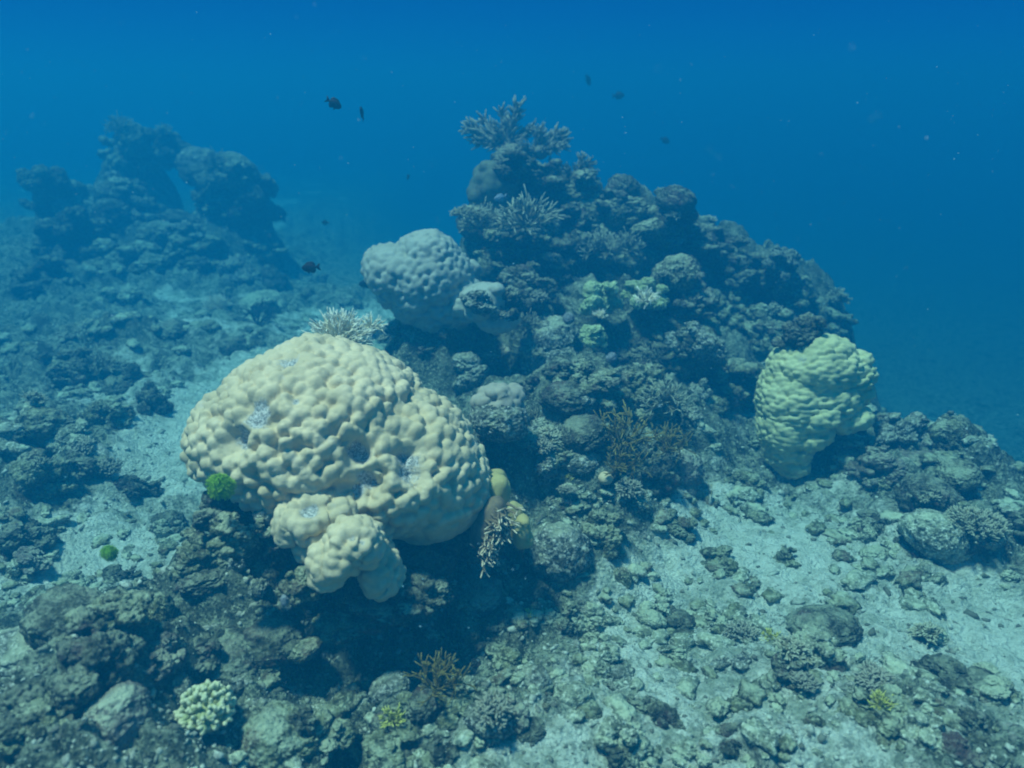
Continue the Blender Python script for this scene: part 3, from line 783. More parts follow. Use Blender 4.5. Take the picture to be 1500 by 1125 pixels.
for (px, py, w, s_, lab, v, mt, hs) in [
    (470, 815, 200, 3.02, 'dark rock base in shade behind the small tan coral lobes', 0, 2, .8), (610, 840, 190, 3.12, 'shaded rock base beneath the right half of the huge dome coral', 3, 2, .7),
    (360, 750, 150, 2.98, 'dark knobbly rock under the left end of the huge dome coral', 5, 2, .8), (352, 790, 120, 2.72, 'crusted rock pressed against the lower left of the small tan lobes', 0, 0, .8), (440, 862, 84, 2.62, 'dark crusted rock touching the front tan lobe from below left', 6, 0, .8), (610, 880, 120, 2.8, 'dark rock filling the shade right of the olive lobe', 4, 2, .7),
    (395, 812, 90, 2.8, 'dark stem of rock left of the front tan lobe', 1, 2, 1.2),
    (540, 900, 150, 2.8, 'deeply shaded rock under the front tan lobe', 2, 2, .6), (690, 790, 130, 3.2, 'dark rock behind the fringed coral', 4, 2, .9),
    (1215, 715, 120, 4.55, 'added dark rock imitating the shadow under the yellow-green lobed coral', 1, 2, .55), (1275, 700, 110, 4.7, 'added dark rock imitating the shadow right of the yellow-green lobed coral foot', 4, 2, .7),  # both dark rocks are added to stand in for the lobed coral's shadow
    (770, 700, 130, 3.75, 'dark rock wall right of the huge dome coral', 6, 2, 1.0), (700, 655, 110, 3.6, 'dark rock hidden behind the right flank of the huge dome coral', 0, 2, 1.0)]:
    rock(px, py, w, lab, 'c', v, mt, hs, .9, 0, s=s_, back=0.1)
M_PLR = rock_material('pale_green_encrusted_coral', (.26, .34, .15), (.50, .62, .32), (.70, .80, .55), (.34, .42, .2), .6, .2)
M_BLR = rock_material('blue_grey_sponge_skin', (.16, .18, .19), (.26, .29, .31), (.42, .46, .48), (.20, .22, .22), .5, .2)
for (px, py, w, s_, lab, kd, v, mt, hs, nm, ct) in [
    (882, 440, 100, 4.85, 'pale green rough plate coral in the middle of the reef mound', 'c', 5, M_PLR, .8, 'plate_coral', 'coral'), (944, 432, 84, 4.85, 'round yellow-green brushy coral right of the pale green plate coral', 'c', 6, M_PLR, .8, 'brush_coral', 'coral'),
    (866, 494, 74, 4.6, 'small pale green coral below the pale green plate coral', 'c', 1, M_PLR, .7, 'plate_coral', 'coral'), (833, 466, 26, 4.5, 'small blue-grey sponge left of the little pale green coral', 'b', 2, M_BLR, .8, 'sponge', 'sponge'),
    (896, 524, 28, 4.2, 'little blue-grey sponge low on the face of the reef mound', 'b', 3, M_BLR, .7, 'sponge', 'sponge'), (418, 878, 22, 2.6, 'small blue-grey sponge on a knob beneath the lumpy lobes', 'b', 4, M_BLR, 1.0, 'sponge', 'sponge')]:
    rock(px, py, w, lab, kd, v, 0, hs, .7, 0, s=min(s_, hit(px, py)[2] + .02), back=0, matl=mt, cat=ct, name=nm)
# many lesser rocks: individuals, grouped by the part of the reef they lie in
LAND = [(495, 640, 'huge tan dome coral'), (1190, 590, 'yellow-green lobed coral'), (622, 400, 'grey-green dome coral'), (762, 200, 'staghorn coral on the peak'),
        (878, 440, 'pale green plate coral'), (1140, 850, 'bright sand patch'), (818, 800, 'speckled boulder'), (305, 1050, 'pale green finger coral'), (160, 1040, 'smooth grey slanting boulder'),
        (324, 712, 'bright green algae ball'), (160, 808, 'small green algae tuft'), (200, 250, 'tallest far pinnacle'), (345, 280, 'second far pinnacle'), (500, 485, 'cream-white bushy coral'),
        (378, 465, 'dark open branching coral'), (240, 560, 'sandy channel at the left'), (575, 1055, 'lemon yellow coral'), (920, 650, 'dark mustard fire coral'), (640, 1000, 'small mustard fire coral'),
        (1430, 770, 'pale table coral'), (1410, 690, 'flat-topped pale rock'), (1170, 390, 'last tall ridge rock'), (1000, 320, 'crest of the ridge'), (732, 590, 'mauve folded coral'), (850, 672, 'grey-white crusted round rock'),
        (1041, 727, 'whitish fish over the sand'), (454, 392, 'black fish facing left'), (1400, 1000, 'lower right rock clump'), (985, 910, 'dark jagged rock'), (50, 690, 'large left edge rock'), (300, 880, 'dark hollow on the left'),
        (550, 930, 'deep shade below the dome'), (820, 1060, 'pale bottom edge sand')]
PEND = []
def describe(px, py, look, o):
    d, lx, ly, nm = min((math.hypot(px - a, py - b_), a, b_, c_) for a, b_, c_ in LAND)
    dx, dy = px - lx, py - ly
    where = ('right of' if dx > 0 else 'left of') if abs(dx) > abs(dy) else ('below' if dy > 0 else 'above')
    PEND.append((look, where, nm, d, o))
def flush_labels():
    from collections import defaultdict
    G = defaultdict(list)
    for look, where, nm, d, o in PEND: G[(look, where, nm)].append((d, o.name, o))
    ordn = ['nearest', 'second nearest', 'third nearest', 'fourth nearest', 'fifth nearest', 'sixth nearest', 'seventh nearest', 'eighth nearest', 'ninth nearest', 'tenth nearest']
    for o_ in COL.objects:
        if len(str(o_.get('label', '')).replace('-', ' ').split()) > 16: open('/tmp/long.txt', 'a').write(o_['label'] + chr(10))
    for (look, where, nm), L in G.items():
        L.sort(key=lambda t: t[:2])
        for i, (d, _, o) in enumerate(L):
            o['label'] = f'{look} {where} the {nm}' + (f', {ordn[min(i, 9)]}' if len(L) > 1 else '')
TONE = ['brown crusted', 'pale speckled', 'dark turfy', 'silty grey']
def zone(p):
    if p.y > 8.2 and p.x < -1.6: return 'rocks round the far pinnacles', 'small hazy rock crusting the far left pinnacles'
    if p.x < -1.45: return 'rocks of the left rubble slope', 'small algae-grown rock strewn on the left rubble slope'
    if p.z > .38 and p.y > 3.2: return 'rocks of the central mound', 'small crusted knob of rock on the flank of the central reef mound'
    if p.x < -.1 and p.y < 2.9: return 'rocks of the near left heap', 'small crusted rock in the shaded heap beneath the huge dome coral'
    if p.x > 1.5: return 'rocks of the right rubble', 'small dark rock strewn over the rubble at the right'
    return 'rocks of the lower rubble field', 'small crusted stone in the pale rubble below the reef mound'
cnt = 0; tries = 0
REG = [((690, 1190), (260, 600), 44, (70, 120)), ((700, 1020), (560, 780), 16, (60, 110)), ((0, 420), (400, 740), 26, (50, 105)), ((680, 1200), (250, 620), 34, (26, 70)), ((0, 420), (380, 760), 22, (24, 55)), ((840, 1500), (900, 1120), 30, (40, 110)),
       ((1260, 1500), (620, 860), 20, (50, 110)), ((980, 1300), (620, 760), 10, (30, 60)), ((0, 420), (780, 1120), 26, (60, 130)), ((420, 850), (880, 1120), 24, (40, 90)), ((40, 420), (200, 380), 24, (45, 85)), ((420, 560), (400, 470), 8, (20, 45))]
for (x0, x1), (y0, y1), cntr, (w0, w1) in REG:
    for _ in range(cntr):
        px, py = random.uniform(x0, x1), random.uniform(y0, y1)
        p, nn, s = hit(px, py)
        if s >= 13 or (835 < px < 985 and 385 < py < 515) or (p - C0).length < .72 or (p - CR).length < .5: continue
        kx = s / F_PX
        w = random.uniform(w0, w1)
        if (p.x - 1.15) ** 2 / .25 + (p.y - 3.2) ** 2 / .2 < 1 and random.random() < .8: continue
        if (p.x + 1.9) ** 2 / .16 + (p.y - 4.7) ** 2 / 1.7 < 1 and random.random() < .85: continue
        if any(math.hypot(px - a_, py - b_) < r_ for a_, b_, r_ in ((160, 1040, 85), (305, 1045, 55), (818, 795, 65), (705, 770, 50))): continue
        g, lab = zone(p)
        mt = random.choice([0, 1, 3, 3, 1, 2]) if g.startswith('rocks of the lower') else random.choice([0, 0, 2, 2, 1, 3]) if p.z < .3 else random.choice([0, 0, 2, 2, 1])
        kd = random.choice('ccb'); hs = random.uniform(.55, 1.0)
        o = rock(px, py, w, lab, kd, random.randrange(35), mt, hs, random.uniform(.75, 1.1), random.uniform(-.05, .2),
                 tilt=(random.uniform(-.4, .4), random.uniform(-.4, .4)), group=g, s=None)
        if o.location.x > .2 and o.location.z < .3 and mt != 2 and not (o.location.y > 3.6):
            o.material_slots[0].material = M_SILT; mt = 1; o.location.z -= .25 * o.scale[2]
        if g.startswith('rocks of the left') and mt != 2 and random.random() < .65:
            o.material_slots[0].material = M_SILT; mt = 1
        describe(px, py, TONE[mt] + ' ' + ('rounded' if kd == 'b' else ('flat jagged' if hs < .72 else 'jagged')) + (' stone' if w < 34 else ' rock'), o)
        cnt += 1

# ------------------------------------------------------------------ branching corals
def unit(v): v = np.array(v, float); return v / (np.linalg.norm(v) + 1e-9)

def branch_pts(r, o, d, L, bend=.25, n=4, up=.15):
    pts = [np.array(o, float)]; d = unit(d)
    for i in range(n):
        d = unit(d + r.normal(0, bend, 3) * .5 + np.array((0, 0, up)) * .3)
        pts.append(pts[-1] + d * L / n)
    return pts, d

def twig(acc, tips, r, o, d, L, rad, depth, sides=5, fork=2, spread=.7, taper=.72, up=.15, bend=.25, seg=3):
    pts, d2 = branch_pts(r, o, d, L, bend, seg, up)
    rd = list(np.linspace(rad, rad * taper, len(pts)))
    if depth == 0: rd[-1] *= .75
    n0 = acc.n
    acc.tube(pts, rd, sides)
    k = acc.n - n0
    t0 = 1 - depth * .4
    for i in range(len(pts)):
        tips += [t0 - .45 * (1 - i / (len(pts) - 1))] * sides
    tips += [t0, t0 - .5]
    if depth > 0:
        for j in range(fork + (r.random() < .4)):
            at_i = r.integers(max(1, len(pts) - 2), len(pts))
            dd = unit(d2 + r.normal(0, spread, 3))
            twig(acc, tips, r, pts[at_i], dd, L * r.uniform(.55, .85), rad * taper, depth - 1, sides, fork, spread, taper, up, bend, seg)

def bush_mesh(name, mat, seed, n, Rr, L, rad, depth=1, flat=1.0, sides=5, fork=2, spread=.5, elev=(10, 88), base_r=.3, seg=3, up=.15, taper=.75):
    r = np.random.default_rng(seed); acc = Acc(); tips = []
    for i in range(n):
        a = r.uniform(0, 2 * math.pi); el = R(r.uniform(*elev)) if elev[1] < 89 else math.asin(r.uniform(math.sin(R(elev[0])), 1))
        d = np.array((math.cos(el) * math.cos(a), math.cos(el) * math.sin(a), math.sin(el) * flat))
        o = d * Rr * base_r
        twig(acc, tips, r, o, d, L * r.uniform(.75, 1.1), rad, depth, sides, fork, spread, taper, up, .25, seg)
    return acc.mesh(name, mat, attrs={'tip': np.array(tips)})

def place_bush(px, py, s, me, size, label, name='branching_coral', rot=(0, 0, 0), group=None, lift=0, stretch=(1, 1, 1), cat='coral'):
    if s is None: p, nn, s = hit(px, py)
    else: p = at(px, py, s)
    o = link(name, me, loc=(p.x, p.y, p.z + lift), rot=rot, scale=tuple(size * q for q in stretch))
    tag(o, label, cat, group); return o

# bushes are modelled about 1 unit in radius
B_FINE = bush_mesh('branching_coral', M_STAG, 1, 90, .6, .62, .035, 1, .8, 5, 2, .55, (5, 90), .55)
B_FINE2 = bush_mesh('branching_coral', M_STAGB, 2, 80, .6, .60, .04, 1, .75, 5, 2, .55, (5, 90), .5)
B_SPRIG = bush_mesh('branching_coral', M_STAG, 4, 26, .4, .62, .06, 1, .9, 5, 2, .6, (10, 90), .4)
B_SPRIGB = bush_mesh('branching_coral', M_STAGB, 6, 64, .6, .40, .07, 1, .9, 5, 2, .6, (10, 90), .4)
B_TABLE = bush_mesh('table_coral', M_STAGB, 7, 190, .8, .22, .04, 1, .18, 5, 2, .45, (0, 85), .80, 3, .5)
B_FIRE = bush_mesh('fire_coral', M_FIRE, 8, 22, .35, .7, .045, 2, 1.1, 5, 2, .55, (15, 90), .3)
B_LEMON = bush_mesh('branching_coral', M_LEMON, 9, 30, .4, .55, .06, 1, .8, 5, 2, .6, (10, 90), .4)
B_TURF = bush_mesh('branching_coral', M_ELK, 10, 70, .62, .36, .075, 1, .8, 5, 2, .6, (10, 90), .4)

def bush_parts(px, py, s, size, n, mat, label, seed, L=.62, rad=.05, depth=1, name='branching_coral', elev=(5, 90), base_r=.45, variants=6, spread=.5, flat=1.0, group=None, lift=0, up=.15, fork=2, taper=.75, basemat=None, fan=None):
    """a colony whose branches are parts; alike branches share mesh data"""
    r = np.random.default_rng(seed)
    p = hit(px, py)[0] if s is None else at(px, py, s)
    root = bpy.data.objects.new(name, None); COL.objects.link(root)
    root.location = (p.x, p.y, p.z + lift); root.scale = (size,) * 3; root.empty_display_size = .2
    tag(root, label, 'coral', group)
    V, F = ico(3)
    h = 1 + .15 * fbm(V * 2, 3, seed)
    link('base', mesh_from('base', V * h[:, None] * base_r * 1.05 * np.array((1, 1, flat * .8)), F, [basemat or mat], {'tip': np.zeros(len(V))}), root)
    vs = []
    for i in range(variants):
        acc = Acc(); tips = []
        twig(acc, tips, r, (0, 0, 0), (0, 0, 1), L, rad, depth, 7, fork, spread, taper, up * .4, .22, 4)
        vs.append(acc.mesh('branch', mat, attrs={'tip': np.array(tips)}))
    for i in range(n):
        if fan:                       # a fan of branches round given directions
            a, el = fan[i % len(fan)]; a = R(a + r.uniform(-7, 7)); el = R(el + r.uniform(-6, 6))
        else:
            a = i * 2.39996 + r.uniform(-.2, .2); el = math.asin(np.clip(math.sin(R(elev[0])) + (1 - math.sin(R(elev[0]))) * (i + .5) / n, 0, 1))
        d = Vector((math.cos(el) * math.cos(a), math.cos(el) * math.sin(a), math.sin(el) * flat)).normalized()
        q = d.to_track_quat('Z', 'Y'); 
        link('branch', vs[i % variants], root, loc=d * base_r * .8, rot=(q @ Euler((0, 0, r.uniform(0, 6.28))).to_quaternion()).to_euler(), scale=r.uniform(.8, 1.12))
    return root

bush_parts(498, 503, 3.7, .14, 170, M_STAG, 'cream-white bushy branching coral peeking over the top of the huge dome coral', 31, L=.5, rad=.034, elev=(-5, 90), base_r=.5, spread=.45)
bush_parts(543, 482, 3.9, .07, 26, M_STAG, 'little white sprig of branching coral right of the cream-white bush', 32, L=.6, rad=.06, base_r=.4)
bush_parts(305, 1055, None, .088, 84, M_KNOB, 'pale green stubby finger coral near the bottom left', 33, L=.30, rad=.095, depth=1, elev=(-8, 90), base_r=.70, spread=.75, taper=.95, fork=2, name='finger_coral', lift=.03)
bush_parts(378, 476, None, .17, 14, M_DARKB, 'dark open branching coral on the slope left of the cream-white bush', 34, L=.55, rad=.05, depth=2, elev=(25, 90), base_r=.22, spread=.5)
# the branching coral of the peak: thick bristly limbs
def limb(r, L, rad, nb):
    acc = Acc(); tips = []
    pts, d = branch_pts(r, (0, 0, 0), (0, 0, 1), L, .18, 6, .0)
    acc.tube(pts, list(np.linspace(rad, rad * .45, len(pts))), 7)
    for i in range(len(pts)): tips += [.2 + .5 * i / len(pts)] * 7
    tips += [1, 0]
    for j in range(nb):
        t = r.uniform(.15, 1.0) * (len(pts) - 1); i = min(int(t), len(pts) - 2); o = pts[i] + (pts[i + 1] - pts[i]) * (t - i)
        a = r.uniform(0, 6.28); dd = unit((math.cos(a), math.sin(a), r.uniform(.3, 1.1)))
        l = rad * r.uniform(1.4, 3.0)
        acc.tube([o, o + dd * l * .6, o + dd * l + np.array((0, 0, l * .25))], [rad * .32, rad * .26, rad * .17], 5)
        tips += [.3] * 5 + [.6] * 5 + [1] * 5 + [1, .3]
    return acc.mesh('branch', M_ELK, attrs={'tip': np.array(tips)})
def limb_coral(px, py, s, label, dirs, L, rad, seed, nb=46, name='staghorn_coral', mat=None):
    r = np.random.default_rng(seed); p = at(px, py, s)
    root = bpy.data.objects.new(name, None); COL.objects.link(root); root.location = p; tag(root, label, 'coral')
    V, F = ico(3)
    link('base', mesh_from('base', V * (1 + .25 * fbm(V * 2, 3, seed))[:, None] * np.array((rad * 2.2, rad * 2, rad * 1.6)), F, [M_ELK], {'tip': np.full(len(V), .2)}), root)
    vs = [limb(r, L, rad, nb) for _ in range(5)]
    for i, (dx, dy, dz, sc) in enumerate(dirs):
        q = Vector((dx, dy, dz)).to_track_quat('Z', 'Y')
        link('branch', vs[i % 5], root, rot=(q @ Euler((0, 0, r.uniform(0, 6.28))).to_quaternion()).to_euler(), scale=sc)
limb_coral(742, 212, 5.75, 'staghorn coral crowning the highest point of the reef, limbs spread left and up',
           [(-1, .1, .42, 1.0), (-1, -.2, .12, .8), (-.8, .3, .8, .85), (-.75, -.1, .28, 1.05), (.12, 0, 1, .95), (.35, .1, 1, .8), (-.1, .2, 1, .85), (.5, -.2, .3, .7), (.8, 0, .35, .8), (-.6, -.4, .6, .6)], .30, .032, 91)
limb_coral(790, 222, 5.7, 'second staghorn coral on the peak with upright and right leaning limbs',
           [(.9, 0, .75, .8), (.7, .2, .9, .85), (-.1, 0, 1, .6), (.15, -.2, 1, .55), (1, -.1, .3, .7), (-.6, -.3, .4, .6), (.4, -.6, .2, .7), (.2, .4, .5, .6)], .27, .034, 92)
limb_coral(845, 262, 5.75, 'low staghorn coral with two raised limbs on the ridge right of the peak',
           [(.25, 0, 1, .8), (.9, 0, .7, .75), (-.9, 0, .3, 1.0), (1, .2, .2, .7), (-.5, -.5, .3, .8), (.3, -.6, .2, .7), (.7, -.3, .5, .6)], .21, .027, 93)

BUSHES = [
    (772, 330, 5.1, B_FINE2, .19, 'bushy grey branching coral on the crusted block behind the grey-green dome'),
    (705, 333, 5.2, B_FINE2, .15, 'low grey branching coral between the little table coral and the bushy grey one'),
    (818, 640, None, B_SPRIG, .055, 'small white sprig coral on top of the grey-white round rock'),
    (778, 615, None, B_FINE2, .075, 'small grey rosette branching coral below the mauve folded coral'),
    (945, 440, 4.55, B_SPRIG, .085, 'cream twiggy coral growing on the round yellow-green coral'),
    (880, 463, 4.45, B_SPRIG, .05, 'tiny white star-like sprig beside the pale green plate coral'),
    (735, 515, None, B_SPRIG, .055, 'white sprig coral at the tip of the pale crumbly rock shoulder'),
    (880, 368, None, B_FINE2, .14, 'grey fan-shaped branching coral under the middle of the ridge'),
    (918, 365, None, B_FINE2, .12, 'round grey branching coral right of the fan-shaped one'),
    (688, 312, 5.0, B_TABLE, .13, 'little table coral with a pale scalloped rim left of the mound top'),
    (1432, 765, None, B_TABLE, .13, 'pale table coral at the right edge above the dark rubble'),
    (975, 590, None, B_FINE2, .12, 'grey branching coral on the right end of the crusted shelf'),
    (1225, 440, None, B_SPRIGB, .13, 'brushy branching coral on the isolated rock head past the ridge'),
    (318, 450, None, B_FINE, .12, 'pale yellow branching coral on the left slope left of the dark branching one'),
    (145, 545, None, B_FINE2, .15, 'grey branching coral on the left slope beside the sandy channel'),
    (1045, 322, None, B_SPRIG, .04, 'tiny pale coral dot at the edge of the ridge'),
    (1085, 930, None, B_TURF, .09, 'brown bushy coral in the middle of the lower right rubble'),
    (1130, 935, None, B_LEMON, .05, 'dull yellow tuft of coral beside the brown bushy coral'),
    (775, 905, None, B_LEMON, .045, 'small yellow-green tuft on the rock with a dark pitted top'),
    (575, 1052, None, B_LEMON, .055, 'bright lemon yellow branching coral near the bottom edge'),
    (835, 698, None, B_LEMON, .028, 'tiny lemon fleck at the foot of the grey-white round rock'),
    (640, 1010, None, B_FIRE, .085, 'mustard twiggy fire coral low in the middle, at the edge of the shade'),
    (915, 655, 3.75, B_FIRE, .14, 'large dark mustard fire coral in the shade under the crusted shelf'),
    (905, 690, 3.65, B_FIRE, .10, 'lower mustard fire coral sprig pointing down left'),
    (975, 662, 3.85, B_FIRE, .10, 'right mustard fire coral sprig beside the large dark one'),
    (1290, 1030, None, B_LEMON, .05, 'yellow-green tuft in the lower right rubble'),
    (1170, 370, None, B_FINE2, .12, 'brushy coral on the last tall rock of the ridge'),
    (175, 190, None, B_FINE2, .17, 'domed brush of coral on top of the tallest far pinnacle'),
    (240, 195, None, B_SPRIGB, .15, 'ragged branching coral on the right shoulder of the tallest pinnacle'),
    (315, 240, None, B_FINE2, .15, 'pale brush of coral on the second far pinnacle'),
]
for (px, py, s, me, sz, lab) in BUSHES:
    nm = me.name.split('.')[0]
    place_bush(px, py, s, me, sz, lab, name=nm, rot=(0, 0, random.uniform(0, 6.28)), lift=-.01)
# lesser tufts everywhere
for i in range(120):
    px, py = random.choice([(random.uniform(700, 1200), random.uniform(270, 640)), (random.uniform(20, 420), random.uniform(400, 740)), (random.uniform(700, 1480), random.uniform(640, 1110))])
    p, nn, s = hit(px, py)
    if s > 11 or nn.z < .1 or (p - C0).length < .7 or (p - CR).length < .55: continue
    if p.z > .3 and p.y > 3: lab, g = 'small brushy coral tuft on the flank of the central reef mound', 'coral tufts of the central mound'
    elif p.x < -1.2: lab, g = 'small brushy coral tuft on the left rubble slope', 'coral tufts of the left slope'
    else: lab, g = 'small brushy coral tuft in the lower right rubble', 'coral tufts of the right rubble'
    me = random.choice([B_FINE2, B_SPRIGB, B_TURF, B_TURF, B_SPRIGB])
    o = place_bush(px, py, None, me, random.uniform(.035, .085) * (1 + s * .05), lab, rot=(random.uniform(-.3, .3), random.uniform(-.3, .3), random.uniform(0, 6.28)), group=g, stretch=(1, 1, random.uniform(.6, 1)))
    describe(px, py, {'b': 'olive brushy coral tuft', 'f': 'grey fine branching tuft', 's': 'grey coarse branching tuft'}['b' if me is B_TURF else ('f' if me is B_FINE2 else 's')], o)

flush_labels()
# fringed tan coral hanging beside the great coral
r = np.random.default_rng(77)
root = bpy.data.objects.new('fringed_coral', None); COL.objects.link(root); root.location = at(722, 772, 2.98)
tag(root, 'tan fringed coral with pale finger tips beside the yellow coral knobs', 'coral')
V, F = ico(3)
kx = 2.98 / F_PX
link('base', mesh_from('base', V * np.array((22 * kx, .07, 46 * kx)) @ np.array(Euler((0, R(24), 0)).to_matrix()).T + np.array((-.02, .03, 0)), F, [M_FRINGE], {'tip': np.zeros(len(V))}), root)
fv = []
for i in range(6):
    acc = Acc(); tips = []
    twig(acc, tips, r, (0, 0, 0), (0, 0, 1), .055, .0045, 1, 5, 1, .35, .8, 0, .25, 4)
    fv.append(acc.mesh('branch', M_FRINGE, attrs={'tip': np.array(tips)}))
for i in range(90):
    t = r.uniform(-1, 1); u = r.uniform(-1, 1)
    o = Vector((t * .42 * 46 * kx * -.9 + u * 18 * kx * (1 - .4 * abs(t)) + -.01, -.045 + .03 * abs(u), -t * 46 * kx))
    d = Vector((.75 + r.normal(0, .3), -.75, -.05 + r.normal(0, .35)))
    q = d.to_track_quat('Z', 'Y')
    link('branch', fv[i % 6], root, loc=o, rot=q.to_euler(), scale=r.uniform(.7, 1.15))

# ------------------------------------------------------------------ bright green algae: a ball of fine filaments
def algae(px, py, s, size, label):
    p = at(px, py, s) if s else hit(px, py)[0] + Vector((0, 0, size * .7))
    r = np.random.default_rng(int(px)); acc = Acc(); tips = []
    V, F = ico(3)
    nz_ = lambda Q: 1 + .35 * fbm(Q * 1.5, 3, int(px))
    acc.add(V * np.array((.82, .82, .78)) * nz_(V)[:, None], F); tips += [0] * len(V)
    for i in range(900):
        z = r.uniform(-1, 1); a = r.uniform(0, 6.28); q = math.sqrt(1 - z * z)
        d = np.array((q * math.cos(a), q * math.sin(a), z))
        dd = unit(d + r.normal(0, .22, 3))
        d = d * float(nz_(d[None])[0]); l_ = r.uniform(.6, 1.3)
        acc.tube([d * .74, d * .74 + dd * .16 * l_, d * .74 + dd * .28 * l_ + np.array((0, 0, -.03))], [.030, .024, .012], 3)
        tips += [.3] * 3 + [.7] * 3 + [1] * 3 + [1, .2]
    o = link('green_alga', acc.mesh('green_alga', M_ALGAE, attrs={'tip': np.array(tips)}), loc=p, scale=(size, size * .8, size * .98), rot=(0, R(15), 0))
    tag(o, label, 'seaweed')
algae(324, 712, 2.62, .047, 'bright green ball of turf algae below the left end of the huge dome coral')
algae(160, 810, 2.75, .030, 'small bright green tuft of algae beside the pale sand at the lower left')

# ------------------------------------------------------------------ rubble fragments and drifting matter
def bilinear(x, y):
    ang = np.arctan2(x, y); rr = np.hypot(x, y)
    ia = (ang - fineA[0]) / (fineA[1] - fineA[0]); ir = np.interp(rr, rad, np.arange(nR))
    i0 = np.clip(ia.astype(int), 0, len(fineA) - 2); j0 = np.clip(ir.astype(int), 0, nR - 2)
    fa = ia - i0; fr = ir - j0
    Z = tz.reshape(nR, nA); Q = trough.reshape(nR, nA)
    f = lambda G: (G[j0, i0] * (1 - fa) + G[j0, i0 + 1] * fa) * (1 - fr) + (G[j0 + 1, i0] * (1 - fa) + G[j0 + 1, i0 + 1] * fa) * fr
    return f(Z), f(Q)
NF = 30000
u = rng.random(NF); rr = 1.35 * (9.0 / 1.35) ** (u ** 1.05); an = rng.uniform(R(-40), R(40), NF)
fx, fy = rr * np.sin(an), rr * np.cos(an)
fz, fq = bilinear(fx, fy)
keep = (rng.random(NF) < (.2 + .6 * fq)) & (base_height(fx, fy)[0] < .3)
fx, fy, fz, rr = fx[keep], fy[keep], fz[keep], rr[keep]; NF = len(fx)
V0, F0 = ico(0); V1, F1 = ico(1)
sz = np.minimum(rng.gamma(1.5, .0022, NF), .010) * (.8 + .14 * rr) + .0025
dirs = rng.normal(0, 1, (NF, 3)); dirs /= np.linalg.norm(dirs, axis=1)[:, None]
stretch = rng.uniform(0, 1, NF) ** 3 * 1.8
jit = 1 + rng.uniform(-.55, .5, (NF, 12, 1))
Vb = V0[None] * jit * sz[:, None, None]
dot = np.sum(Vb * dirs[:, None], 2, keepdims=True)
Vb = Vb + dirs[:, None] * dot * stretch[:, None, None]
Vb[:, :, 2] *= .7
Vb = Vb + np.stack([fx, fy, fz + sz * .1], 1)[:, None]
Ff = (F0[None] + (np.arange(NF) * 12)[:, None, None]).reshape(-1, 3)
o = link('coral_rubble', mesh_from('coral_rubble', Vb.reshape(-1, 3), Ff, [M_RUBBLE], smooth_shade=False))
tag(o, 'broken coral rubble scattered over the sand and between the rocks', 'rubble', kind='stuff')

# larger broken pieces, too many to count, half sunk in the sand
V2_, F2_ = ico(2)
NB_ = 1300
u = rng.random(NB_ * 3); rr = 1.4 * (7.5 / 1.4) ** u; an = rng.uniform(R(-38), R(40), NB_ * 3)
fx, fy = rr * np.sin(an), rr * np.cos(an)
cl = fbm(np.stack([fx, fy, fx * 0], 1) * 1.7, 3, 77)
hb = base_height(fx, fy)[0]
keep = (hb < .22) & (cl > -.05) & (rng.random(len(fx)) < np.clip((fy - 1.2) / 1.6, .25, 1)) & (((fx + 1.9) / .4) ** 2 + ((fy - 4.7) / 1.2) ** 2 > 1) & (((fx - 1.15) / .42) ** 2 + ((fy - 3.15) / .3) ** 2 > rng.uniform(.3, 1.2, len(fx)))
fx, fy, rr = fx[keep][:NB_], fy[keep][:NB_], rr[keep][:NB_]; NB_ = len(fx)
fz = bilinear(fx, fy)[0]
sz = rng.gamma(2.2, .0065, NB_) + .012; sz = np.minimum(sz, .055) * (.30 + .20 * rr)
kinds = []
for j in range(24):
    w_ = V2_ * (1 + .6 * fbm(V2_ * 1.5 + j * 5, 2, 40 + j) + .55 * (.5 - worley(V2_ * 2.2 + j * 3, 60 + j)))[:, None] * np.array((1 + (j % 5) * .22, 1, .62))
    kinds.append(w_)
kinds = np.array(kinds)[rng.integers(0, 24, NB_)]
ca, sa = np.cos(rng.uniform(0, 6.28, NB_)), np.sin(rng.uniform(0, 6.28, NB_))
nrm = np.sqrt(ca ** 2 + sa ** 2) + 1e-6; ca, sa = ca / nrm, sa / nrm
Vk = np.stack([kinds[:, :, 0] * ca[:, None] - kinds[:, :, 1] * sa[:, None], kinds[:, :, 0] * sa[:, None] + kinds[:, :, 1] * ca[:, None], kinds[:, :, 2]], 2) * sz[:, None, None]
Vk = Vk + np.stack([fx, fy, fz + sz * .12], 1)[:, None]
Fk = (F2_[None] + (np.arange(NB_) * len(V2_))[:, None, None]).reshape(-1, 3)
o = link('coral_rubble', mesh_from('coral_rubble', Vk.reshape(-1, 3), Fk, [M_SILT, M_ROCK]))
o.data.polygons.foreach_set('material_index', np.repeat((rng.random(NB_) < .45).astype(np.int32), len(F2_)))
tag(o, 'silt-dusted lumps of broken coral half sunk in the rubble field and the slope', 'rubble', kind='stuff')

NS = 1300
sx = rng.uniform(-1, 1, NS); sy = rng.uniform(.9, 5.5, NS) ; sxx = sx * sy * .72
szz = rng.uniform(.15, 2.35, NS)
r0 = rng.gamma(1.4, .00045, NS) * (.25 + .3 * sy) + .0003
Vb = V0[None] * (1 + rng.uniform(-.3, .3, (NS, 12, 1))) * r0[:, None, None] + np.stack([sxx, sy, szz], 1)[:, None]
gz = bilinear(sxx, sy)[0]; ok = szz > gz + .05
Vb = Vb[ok]
Ff = (F0[None] + (np.arange(len(Vb)) * 12)[:, None, None]).reshape(-1, 3)
o = link('drifting_particles', mesh_from('drifting_particles', Vb.reshape(-1, 3), Ff, [M_SNOW]))
tag(o, 'pale specks of matter drifting in the water', 'particles', kind='stuff')

